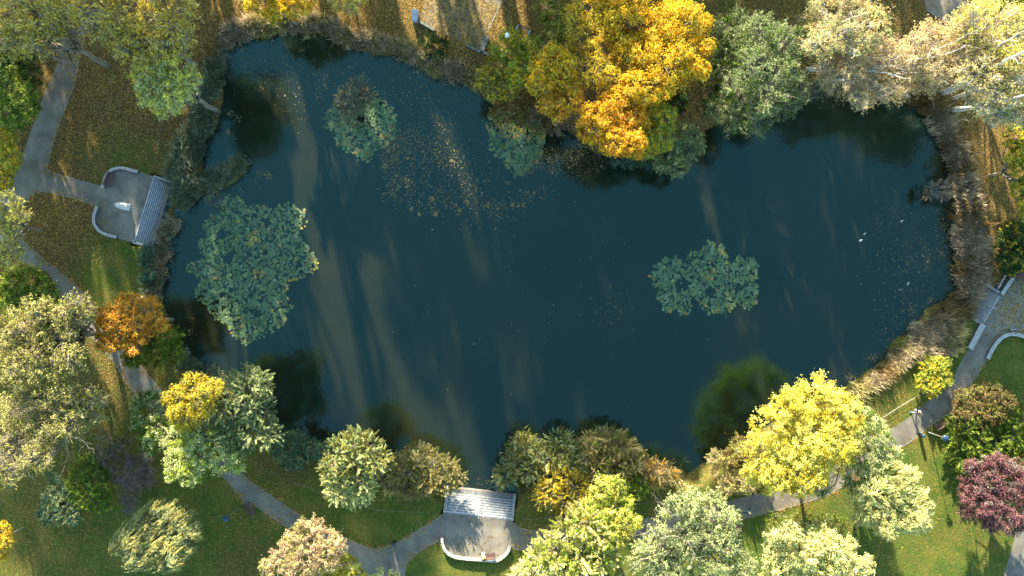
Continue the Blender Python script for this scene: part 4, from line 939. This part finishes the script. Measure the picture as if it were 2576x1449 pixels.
T('privet_bush', 'bright green bush at the left edge beside the path', 'shrub', [(35,715,36),(75,705,34),(110,730,34),(60,750,38),(100,770,32),(20,760,36),(135,755,20)], 4.5, ('green','lime',.45), dens=1.1, group=G2)
T('birch_tree', 'pale yellow birch on the left edge between the two path arms', 'tree', [(15,510,32),(30,560,34),(0,590,36),(20,640,34),(55,545,20),(-15,540,40)], 9, ('palyellow','lemon',.4), 'sparse', dens=.5, ls=.2, twigs=6, group=G1)
T('maple_tree', 'green tree with lime top at the left edge above the path', 'tree', [(40,240,38),(65,265,32),(25,280,34),(75,235,20),(20,210,34),(50,300,24)], 7, ('green','lime',.45), dens=1.1, group=G1)
T('holly_bush', 'dark green thicket under the top left tree', 'shrub', [(45,185,34),(20,160,30),(80,190,26),(60,150,26)], 3.5, ('dkgreen','green',.4), dens=.9, group=G2)
T('maple_tree', 'yellow tree on the left edge above the junction', 'tree', [(15,350,30),(25,390,26),(10,420,28),(30,415,18),(5,455,24)], 6, ('yellow','lime',.3), dens=1.1, group=G1)
T('ash_tree', 'loose yellow ash in the far top left corner', 'tree', [(40,30,50),(100,40,48),(60,85,44),(150,20,46),(20,110,44),(130,75,32),(90,115,30)], 18, ('palyellow','yellow',.4), 'sparse', dens=.5, ls=.22, twigs=9, group=G1)
T('ash_tree', 'broad loose yellow ash over the leafy lawn at top left', 'tree', [(250,35,60),(320,30,60),(390,50,58),(300,80,48),(360,95,46),(430,70,40),(420,110,36),(450,30,44),(210,20,40),(330,130,32),(470,95,22)], 18.5, ('yellow','palyellow',.5), 'sparse', dens=.42, ls=.22, twigs=12, group=G1)
T('hornbeam_tree', 'rounded pale yellow green tree by the northwest shore', 'tree', [(400,155,38),(440,165,38),(375,190,38),(425,200,44),(465,205,34),(385,230,36),(440,240,38),(410,265,26),(480,190,20)], 15.5, ('lemon','palegreen',.5), dens=.95, ls=.2, group=G1)
T('maple_tree', 'vivid yellow orange crown at the top edge above the pond', 'tree', [(670,5,36),(715,0,40),(745,15,34),(700,30,28),(765,0,26),(640,-5,30)], 9, ('gold','yellow',.5), dens=1.15, group=G1)
T('maple_tree', 'small olive yellow crown at the top edge right of the vivid one', 'tree', [(865,0,26),(885,15,18),(850,8,20),(900,-5,24)], 6, ('palyellow','yellow',.3), 'sparse', dens=.6, group=G1)
T('maple_tree', 'yellow crown cut by the lower left edge', 'tree', [(5,1335,22),(10,1365,22),(0,1390,22),(-20,1350,30)], 6, ('gold','yellow',.6), dens=1.1, group=G1)
T('elder_bush', 'green and yellow shrub in the lower left shade', 'shrub', [(215,1180,34),(245,1200,34),(200,1215,30),(260,1230,28),(220,1250,32),(250,1265,24)], 5, ('green','lime',.25), dens=.85, ls=.2, group=G2)
T('willow_bush', 'grey green shrub with pale tips in the lower left shade', 'shrub', [(150,1225,32),(175,1260,32),(135,1265,28),(160,1295,28),(120,1300,22),(185,1300,20)], 4, ('greygreen','teal',.4), dens=.8, ls=.2, group=G2)
T('bare_bush', 'olive twiggy bush at the upper end of the lower left thicket', 'shrub', [(270,1110,30),(300,1125,28),(260,1145,26),(290,1160,26)], 4.5, ('olive','mauve',.5), dens=.4, ls=.17, bark=twigM, twigs=10, group=G2)
T('bare_bush', 'mauve leafless bush in the middle of the lower left thicket', 'shrub', [(320,1190,34),(350,1170,30),(345,1215,28),(375,1200,22)], 4.5, 'mauve', dens=.32, ls=.15, bark=twigM, twigs=14, group=G2)
T('bare_bush', 'small mauve leafless bush above the dark willow', 'shrub', [(325,1250,24),(330,1275,20)], 3.5, 'mauve', dens=.32, ls=.15, bark=twigM, twigs=12, group=G2)
T('weeping_willow', 'windswept dark green willow on the lower left lawn', 'tree', [(420,1310,36),(380,1320,38),(345,1350,38),(400,1360,44),(450,1340,36),(310,1370,28),(350,1400,36),(410,1400,36),(440,1380,28)], 10, ('palyellow','greygreen',.5), 'willow', dens=1.25, ls=.26, flow=(.7,.6,0), group='weeping willows')
T('tamarisk_tree', 'pinkish cream feathery tree at the bottom edge', 'tree', [(785,1345,40),(820,1360,32),(750,1365,38),(720,1400,38),(775,1400,46),(825,1400,36),(700,1435,38),(760,1440,40),(850,1370,18)], 9, ('pinkcream','palyellow',.3), dens=1.0, ls=.19, group=G1)
T('maple_tree', 'small vivid yellow tree beside the pinkish feathery one', 'tree', [(850,1420,28),(880,1425,24),(830,1445,28),(895,1445,22)], 6, ('yellow','lemon',.4), dens=1.1, group=G1)
# --- small bushes
T('juniper_bush', 'single dark green bush on the brown north bank', 'shrub', [(1075,105,16),(1095,122,20),(1112,118,14),(1080,125,12)], 1.3, 'dkgreen', 'spike', ls=.18, group=G2)
T('ivy_bush', 'emerald bush at the foot of the west steps', 'shrub', [(370,635,18),(368,655,16),(375,690,14),(362,700,12)], 1.2, 'teal', ls=.18, group=G2)
T('island_willow', 'grey twiggy shrub rising from the upper lily patch', 'shrub', [(890,235,26),(875,262,28),(910,245,24),(885,285,20),(905,215,18),(925,240,16)], 2.6, ('reed','dryreed',.4), 'spike', dens=.7, ls=.22, twigs=8, bark=twigM, zb=WZ, base=(895,258), squash=.6, group=G2)
T('sedge_bush', 'small grey bush standing in the water near the east reeds', 'shrub', [(2350,478,18),(2368,482,16),(2340,490,12)], 1.0, ('dryreed','mauve',.4), 'spike', dens=.8, ls=.18, zb=WZ, group=G2)

# --- unseen trees north of the frame; heights and gaps set for the shade
for i, (x, y, h, r, cz) in enumerate([(-98,60,19,7,.5),(-88,63,19,7,.5),(-78,59,19,7,.5),(-68,63,19,7,.5),(-59,59,19,6.5,.5),(-50,63,19,6.5,.5),(-44,57,16,4.5,.5),(-31,64,23,5.2,.5),(-22,62,31,5.6,.5),(-13,66,30,4.8,.5),(-5,62,30,4.4,.5),(4,70,21,5.2,.5),(12,62,18,5,.5),(21,71,20,5.2,.5),(30,63,18,5,.5),(39,70,20,5,.5),(48,64,18,4.6,.5),(68,72,17,4.6,.5),(-17,84,36,5.5,.5),(-27,82,34,5.5,.5),(-7,84,35,4.5,.5),(2,86,29,5.5,.5),(24,86,24,5.5,.5),
 (-17.5,74,30,3.6,.5),(-9,75,31,3.6,.5),(-1,73,27,3.6,.5),(-26,74,30,3.6,.5),(8,76,23,3.6,.5),(16.5,70,21,3.6,.5),(34,72,20,3.6,.5),(43.5,71,19,3.6,.5),(53,72,18,3.2,.5),
 (-97,70,33.5,6.6,.9),(-87,72,33.5,6.2,.9),(-77,70,33.5,6.2,.9),(-68,72,33.5,6,.9),(-59,70,33.5,5.6,.9),(-50,72,33.5,5.6,.9),(-42,73,33.5,5,.9)]):  # added row of raised crowns, placed to shade the lower left ground
    qx, qy = x * PPM + CX, CY - y * PPM
    k = (H / (H - h * .6))
    lb = []
    for j in range(8):
        a = j * 2.4; rr = r * .75 * math.sqrt((j + .3) / 8)
        lb.append((CX + (x + rr * math.cos(a)) * PPM * k, CY - (y + rr * math.sin(a)) * PPM * k, r * .50 * PPM * k, h * (1 - (1 - cz) * j / 8)))
    T('linden_tree', ['tall golden green linden in the row north of the pond', 'tall olive linden in the row north of the pond', 'tall yellowing linden in the row north of the pond'][i % 3], 'tree', lb, h, (['green', 'olive', 'yellow'][i % 3], 'lime', .4), ls=.55, dens=1.0 if r > 4 else .6, pr=1.05, kdens=5 if (cz > .6 or x < -38) else 3.4, group='tall lindens north of the pond')

# ------------------------------------------------------------------ reeds, lily pads, loose leaves
def reed_bed(label, spots, pal, hgt=1.6, per=34, lean=.42, wd=.025, name='reed_bed'):
    B, Tp, CC_ = [], [], []
    for sx, sy, r in spots:
        c = Q(sx, sy, -.6); rm = r / PPM * .93; n = int(per * 3.2 * math.pi * rm * rm)
        k = max(3, int(n / 22)); tc_ = c[:2] + unit(rng.normal(size=(k, 2))) * (rm * np.sqrt(rng.uniform(0, 1, (k, 1))))
        th = hgt * rng.uniform(.55, 1.15, k); own = rng.integers(0, k, n); tone = rng.uniform(.65, 1.7, k)
        b = tc_[own] + rng.normal(0, .24, (n, 2)); ln = rng.normal(0, lean, (n, 2)) + np.array([.12, -.05])
        hh = th[own] * rng.uniform(.5, 1.1, n)
        gz = np.maximum(ground_z(b[:, 0], b[:, 1]), WZ)
        B.append(np.c_[b, gz - .05]); Tp.append(np.c_[b + ln * hh[:, None] * .8, gz + hh])
        CC_.append(np.clip(palette(n, PAL[pal] if isinstance(pal, str) else PAL[pal[rng.integers(0, len(pal))]], .2) * tone[own][:, None], .005, .9))
    B = np.concatenate(B); Tp = np.concatenate(Tp); CC_ = np.concatenate(CC_); n = len(B)
    M = (B + Tp) / 2; M[:, 2] += .18 * (Tp - B)[:, 2]
    s = unit(np.c_[rng.normal(size=(n, 2)), np.zeros(n)]) * (wd * rng.uniform(.6, 1.6, n))[:, None]
    V = np.stack([B - s, B + s, M + s, M - s, Tp + s * .15, Tp - s * .15], 1).reshape(-1, 3)
    k = np.arange(n)[:, None] * 6
    F = np.concatenate([k + np.array([0, 1, 2, 3]), k + np.array([3, 2, 4, 5])], 0)
    o = mesh_obj(name, V, F, reedM, cols=np.repeat(CC_, 6, 0))
    return tag(o, label, 'reeds', None, 'stuff')

def along(pts, r, step=None):
    P = np.array(pts, float); P = resample(P, step or r * .9)
    return [(x + rng.normal(0, r * .12), y + rng.normal(0, r * .12), r * rng.uniform(.8, 1.15)) for x, y in P]
reed_bed('grey green reed bed along the northwest shore', along([(540,165),(535,200),(525,240)], 24) + along([(525,240),(510,290),(495,330),(480,370),(470,410),(455,450),(462,490)], 30), 'reed', 1.7)
reed_bed('grey green reed tongue jutting into the water above the large lily patch', along([(500,450),(550,440),(595,415)], 26) + [(480,480,24),(540,465,20)], 'reed', 1.5)
reed_bed('grey reeds on the west shore below the steps', along([(425,560),(415,590),(405,620),(398,660),(390,700),(385,740)], 22), ['reed', 'dryreed'], 1.4)
reed_bed('brown dry reeds lining the whole northern shore', along([(570,100),(610,78),(680,62),(760,60),(830,68),(870,92)], 24) + along([(870,92),(930,108),(1000,122),(1060,150),(1110,172),(1160,190),(1195,205)], 22), ['dryreed', 'dryreed', 'straw'], 1.5)
reed_bed('green reeds under the willow and beneath the birches', along([(2010,235),(2080,220),(2150,205),(2230,215)], 20), ['reed', 'dryreed'], 1.2)
reed_bed('tall grey brown reeds down the eastern shore', along([(2270,215),(2310,240),(2345,275),(2370,320),(2395,370),(2412,420)], 26) + along([(2420,470),(2430,520),(2425,580),(2430,640),(2440,690),(2435,730)], 36) + [(2450,560,26),(2455,620,28)], ['dryreed', 'brown', 'dryreed'], 1.7, per=30)
reed_bed('warm brown reeds on the southeast shore near the littered steps', along([(2400,775),(2365,800),(2330,830),(2310,865)], 36) + along([(2400,820),(2380,860),(2340,890)], 30) + along([(2275,880),(2240,925),(2190,960),(2150,985)], 18), ['dryreed', 'straw', 'brown'], 1.5, per=30)
reed_bed('green reeds right of the south steps standing into the water', along([(1310,1120),(1325,1150),(1300,1180),(1260,1210)], 28) + [(1350,1130,26),(1410,1110,24),(1420,1140,30),(1380,1170,30)], ['teal','olive','reed'], 2.0, per=36)
reed_bed('dense green and straw reeds in the middle of the south shore', along([(1480,1135),(1530,1115),(1570,1135)], 34) + along([(1450,1165),(1510,1170),(1570,1165)], 28), ['reed', 'olive', 'straw'], 2.2, per=36)
reed_bed('golden straw reeds tapering to the narrow water tip', along([(1600,1165),(1640,1180),(1680,1195)], 22) + [(1600,1190,22),(1640,1205,20),(1560,1200,20),(1540,1210,22),(1500,1200,22)], ['straw', 'pinkcream'], 1.6, per=34)
reed_bed('mixed dry and green reeds by the bush left of the south steps', along([(990,1165),(1030,1150),(1080,1165),(1130,1195)], 18) + along([(960,1200),(1010,1220),(1080,1232)], 18), ['straw', 'reed'], 1.3)
reed_bed('low green reeds along the southwest shore', along([(455,905),(490,925),(540,955)], 22) + along([(690,1110),(760,1120),(830,1145)], 16), 'reed', 1.0)

def lily_patch(label, poly, holes, n, hot=(), rsz=(.07, .22), warm=.10):
    P = np.array(poly, float); lo, hi = P.min(0), P.max(0); A = []; cnt = 0
    ph = rng.uniform(0, 6, 8)
    def field(x, y):
        return (np.sin(x * .17 + ph[0] + 1.8 * np.sin(y * .06 + ph[1])) * np.sin(y * .19 + ph[2] + 1.5 * np.sin(x * .07 + ph[3])) + .7 * np.sin(x * .41 + ph[4] + y * .23) * np.sin(y * .37 + ph[5] - x * .19))
    acc = []
    while cnt < n:
        q = rng.uniform(lo, hi, (n * 2, 2)); x, y = q[:, 0], q[:, 1]
        ok = inside(poly, x, y); d = dist(poly, x, y)
        ok &= (field(x, y) > -.42 + .2 * (d < 6)) | (rng.uniform(size=len(q)) < .12)
        ok &= d > rng.exponential(2.2, len(q)) * (rng.uniform(size=len(q)) < .8)
        for hx, hy, hr in holes: ok &= (np.hypot(x - hx, y - hy) > hr) | (rng.uniform(size=len(q)) < .05)
        acc.append(np.c_[q[ok], d[ok]]); cnt += ok.sum()
    q = np.concatenate(acc)[:n]
    # thin out overlapping pads
    k = 9; ang = np.linspace(.25, 2 * math.pi - .25, k)
    s = (H - WZ) / H / PPM; X = (q[:, 0] - CX) * s; Y = (CY - q[:, 1]) * s; r = rng.uniform(*rsz, n); a0 = rng.uniform(0, 6.28, n)
    Z = WZ + rng.uniform(.008, .03, n)
    A_ = ang[None] + a0[:, None]; vx = X[:, None] + r[:, None] * np.cos(A_); vy = Y[:, None] + r[:, None] * np.sin(A_)
    tilt = rng.uniform(-.06, .06, (n, 2)); tilt[rng.uniform(size=n) < .12] *= 4
    vz = Z[:, None] + np.abs(tilt[:, :1]) * r[:, None] + tilt[:, :1] * r[:, None] * np.cos(A_) + tilt[:, 1:] * 0
    rim = np.stack([vx, vy, np.maximum(vz, WZ + .006)], 2); cen_ = np.stack([X, Y, Z], 1)[:, None]
    V = np.concatenate([cen_, rim], 1).reshape(-1, 3)
    b0 = np.arange(n)[:, None] * (k + 1); F = np.concatenate([b0 + np.array([0, j, j + 1]) for j in range(1, k)], 0)
    base = np.array([(.11, .185, .105), (.14, .22, .12), (.09, .155, .09), (.16, .23, .11)]); col = base[rng.integers(0, 4, n)]
    wm = rng.uniform(size=n) < np.where(q[:, 2] < 9, warm * 2.2, warm * .5)
    for hx, hy, hr in hot: wm |= (np.hypot(q[:, 0] - hx, q[:, 1] - hy) < hr) & (rng.uniform(size=n) < .6)
    wc = np.array([(.40, .30, .07), (.34, .20, .06), (.26, .30, .07), (.36, .30, .16)]); col = np.where(wm[:, None], wc[rng.integers(0, 4, n)], col)
    col = np.clip(col * (1 + rng.normal(0, .18, (n, 1))), .01, .9)
    o = mesh_obj('lily_pads', V, F, padM, cols=np.repeat(col, k + 1, 0))
    return tag(o, label, 'lily pads', 'patches of floating lily pads', 'stuff')
z1 = lambda L_: [(x * .3111 + 450.8, y * .3111 + 450.8) for x, y in L_]
c3 = lambda L_, ox, oy: [(x / 3 + ox, y / 3 + oy) for x, y in L_]
lily_patch('largest lily patch near the west shore', z1([(400,110),(490,150),(560,200),(680,210),(740,240),(860,180),(940,210),(1020,240),(1050,330),(990,450),(1050,560),(1130,640),(1120,740),(1010,800),(900,850),(860,930),(940,1040),(880,1090),(860,1180),(760,1240),(640,1290),(560,1350),(470,1310),(380,1200),(280,1140),(210,1010),(130,970),(120,890),(180,830),(60,740),(70,680),(170,650),(160,560),(130,500),(220,450),(180,390),(240,290),(330,260),(300,180)]),
    [(575,650,15),(647,787,10),(665,638,8),(557,590,14),(615,548,7),(560,740,9),(625,640,9)], 4700, hot=[(640,600,16),(650,690,14),(735,715,20),(785,665,16),(770,570,12)])
lily_patch('round lily patch around the grey island shrub', c3([(600,680),(700,650),(860,680),(940,720),(1000,790),(1060,820),(1060,1050),(980,1110),(900,1130),(860,1230),(750,1210),(740,1160),(640,1140),(590,1060),(600,1000),(510,970),(500,880),(590,780)], 644, 0),
    [(910,300,9),(955,290,5)], 1900, hot=[(970,355,14)])
lily_patch('lily patch touching the shore beneath the brown shrub', [(1222,310),(1240,275),(1270,260),(1300,262),(1330,275),(1360,305),(1375,350),(1360,400),(1325,440),(1292,445),(1265,410),(1230,380)],
    [(1290,392,6)], 1600, hot=[(1290,300,50),(1350,330,30),(1230,330,14)])
lily_patch('lily patch alone in the eastern half of the pond', c3([(1030,640),(1050,570),(1170,480),(1230,480),(1300,530),(1350,440),(1430,450),(1440,380),(1490,360),(1600,400),(1640,530),(1690,480),(1840,490),(1865,560),(1850,850),(1790,900),(1700,850),(1610,950),(1540,920),(1460,930),(1370,800),(1330,940),(1260,930),(1230,900),(1150,930),(1130,860),(1090,820),(1080,720)], 1288, 483),
    [(1716,716,18),(1788,735,14),(1860,722,10),(1745,760,9)], 2300, hot=[(1895,690,10),(1850,780,10),(1900,760,8),(1790,690,16)])

def loose(name, label, spots, z, size=(.07, .16), pal=None, flat=.25, mat=None):
    pal = np.array(pal or [(.28,.18,.07),(.33,.24,.10),(.21,.13,.05),(.38,.31,.17),(.25,.22,.08)]); q = []
    for sx, sy, r, n in spots:
        a = rng.normal(0, r * .5, (n, 2)); q.append(np.array([sx, sy]) + a)
    q = np.concatenate(q); n = len(q)
    if z is None:
        X = (q[:, 0] - CX) / PPM; Y = (CY - q[:, 1]) / PPM; Z = ground_z(X, Y) + rng.uniform(.02, .05, n)
    else:
        s = (H - z) / H / PPM; X = (q[:, 0] - CX) * s; Y = (CY - q[:, 1]) * s; Z = np.full(n, z) + rng.uniform(.004, .012, n)
        ok = inside(SH, X, Y); X, Y, Z = X[ok], Y[ok], Z[ok]; n = len(X)
    P = np.c_[X, Y, Z]; Nn = unit(np.array([0, 0, 1.]) + rng.normal(0, flat, (n, 3)))
    V, F, cc = leaves(P, Nn, 1.0, palette(n, pal, .2), 1.3)
    ctr = np.repeat(P, 4, 0); V = ctr + (V - ctr) * np.repeat(rng.uniform(*size, n), 4)[:, None]
    V[:, 2] = np.maximum(V[:, 2], ctr[:, 2] - .003)
    return tag(mesh_obj(name, V, F, mat or litterM, cols=cc), label, 'leaves', None, 'stuff')
fl = []
arc = smooth_poly([(985,335),(1040,350),(1090,375),(1130,400)], 6, False)
fl += [(x, y, 44, 34) for x, y in arc]
arc = smooth_poly([(975,360),(975,420),(1000,470),(1050,505),(1110,522),(1180,525),(1250,515),(1310,500),(1370,485)], 7, False)
fl += [(x + rng.normal(0, 12), y + rng.normal(0, 10), rng.uniform(14, 60), int(rng.exponential(16))) for x, y in arc]
fl += [(1100,230,150,520),(820,230,110,200),(1060,430,80,420),(1180,460,110,360),(950,180,120,120),(1000,370,40,160),(1350,390,28,260),(1390,405,36,420),(1440,400,30,300),(1330,415,22,160),(1460,375,24,120),(1500,410,30,90),(2280,650,110,240),(2300,760,90,200),(2250,560,80,70),(2370,600,30,90),(2370,640,24,60),(2250,840,60,70),(1540,790,70,50),(1288,700,420,130),(720,180,120,90),(620,180,60,60),(545,505,26,140),(520,495,16,80),(1455,430,50,60),(700,150,50,60),(2370,560,20,40)]
for _ in range(70):
    a_ = rng.integers(0, len(SH)); c_ = SH[a_]; d_ = -c_ / np.linalg.norm(c_) * rng.uniform(.5, 3.2)
    fl.append(((c_[0] + d_[0]) * PPM * H / (H - WZ) + CX, CY - (c_[1] + d_[1]) * PPM * H / (H - WZ), rng.uniform(5, 16), int(rng.exponential(16)) + 3))
for _ in range(46):
    q_ = arc[rng.integers(0, len(arc))] + rng.normal(0, 22, 2); fl.append((q_[0], q_[1], rng.uniform(3, 9), int(rng.exponential(14)) + 4))
loose('floating_leaves', 'small tan leaves floating on the pond in drifts', fl, WZ)
edge = []
for seg in (lp_right, lp_bottom, lp_low_r, mid_top[1:22], mid_bot[8:], bott, bott2[2:40]):
    P_ = resample(np.array(seg, float), 5.0)
    for x, y in P_:
        if rng.uniform() < .75: edge.append((x + rng.normal(0, 3), y + rng.normal(0, 3), rng.uniform(5, 14), int(rng.exponential(14)) + 2))
gl = edge + [(300,200,110,2600),(200,330,80,1100),(320,330,90,1100),(150,550,80,1600),(230,610,70,900),(560,50,110,1500),(800,40,120,1200),(1000,50,120,1400),(1180,60,90,1600),(1290,60,60,700),(1700,280,40,500),(2490,430,50,800),(2480,620,40,600),(2540,770,60,700),(280,960,80,900),(250,1100,100,700),(130,1340,110,700),(450,1340,140,500),(700,1240,90,350),(900,1300,120,300),(1200,1400,80,150),(2350,1290,130,500),(2200,1400,120,400),(1450,1290,60,300),(2500,930,60,80),(190,120,40,500),(1160,120,60,700),(600,1310,60,300),(2250,30,150,900),(1250,40,40,300)]
loose('fallen_leaves', 'brown and gold leaves fallen over lawns and paths', gl, None, (.07, .15), [(.30,.17,.05),(.38,.25,.09),(.22,.12,.04),(.44,.33,.14),(.46,.34,.06)])
# fallen branch on the terrace, grass tufts
t = mb = MB(); a, b_ = Q(267, 566, .05), Q(291, 570, .05); mb.tube(branch_path(a, b_, 5, .06), [.03, .025, .02, .02, .015, .01], 5); mb.tube([(a + b_) / 2, (a + b_) / 2 + np.array([.3, .25, .08])], [.018, .008], 4)
tag(mb.build('fallen_branch', 'x' and darkbarkM), 'thin fallen stick on the west terrace paving', 'branch')
# broken boughs leaning out over the top-left path
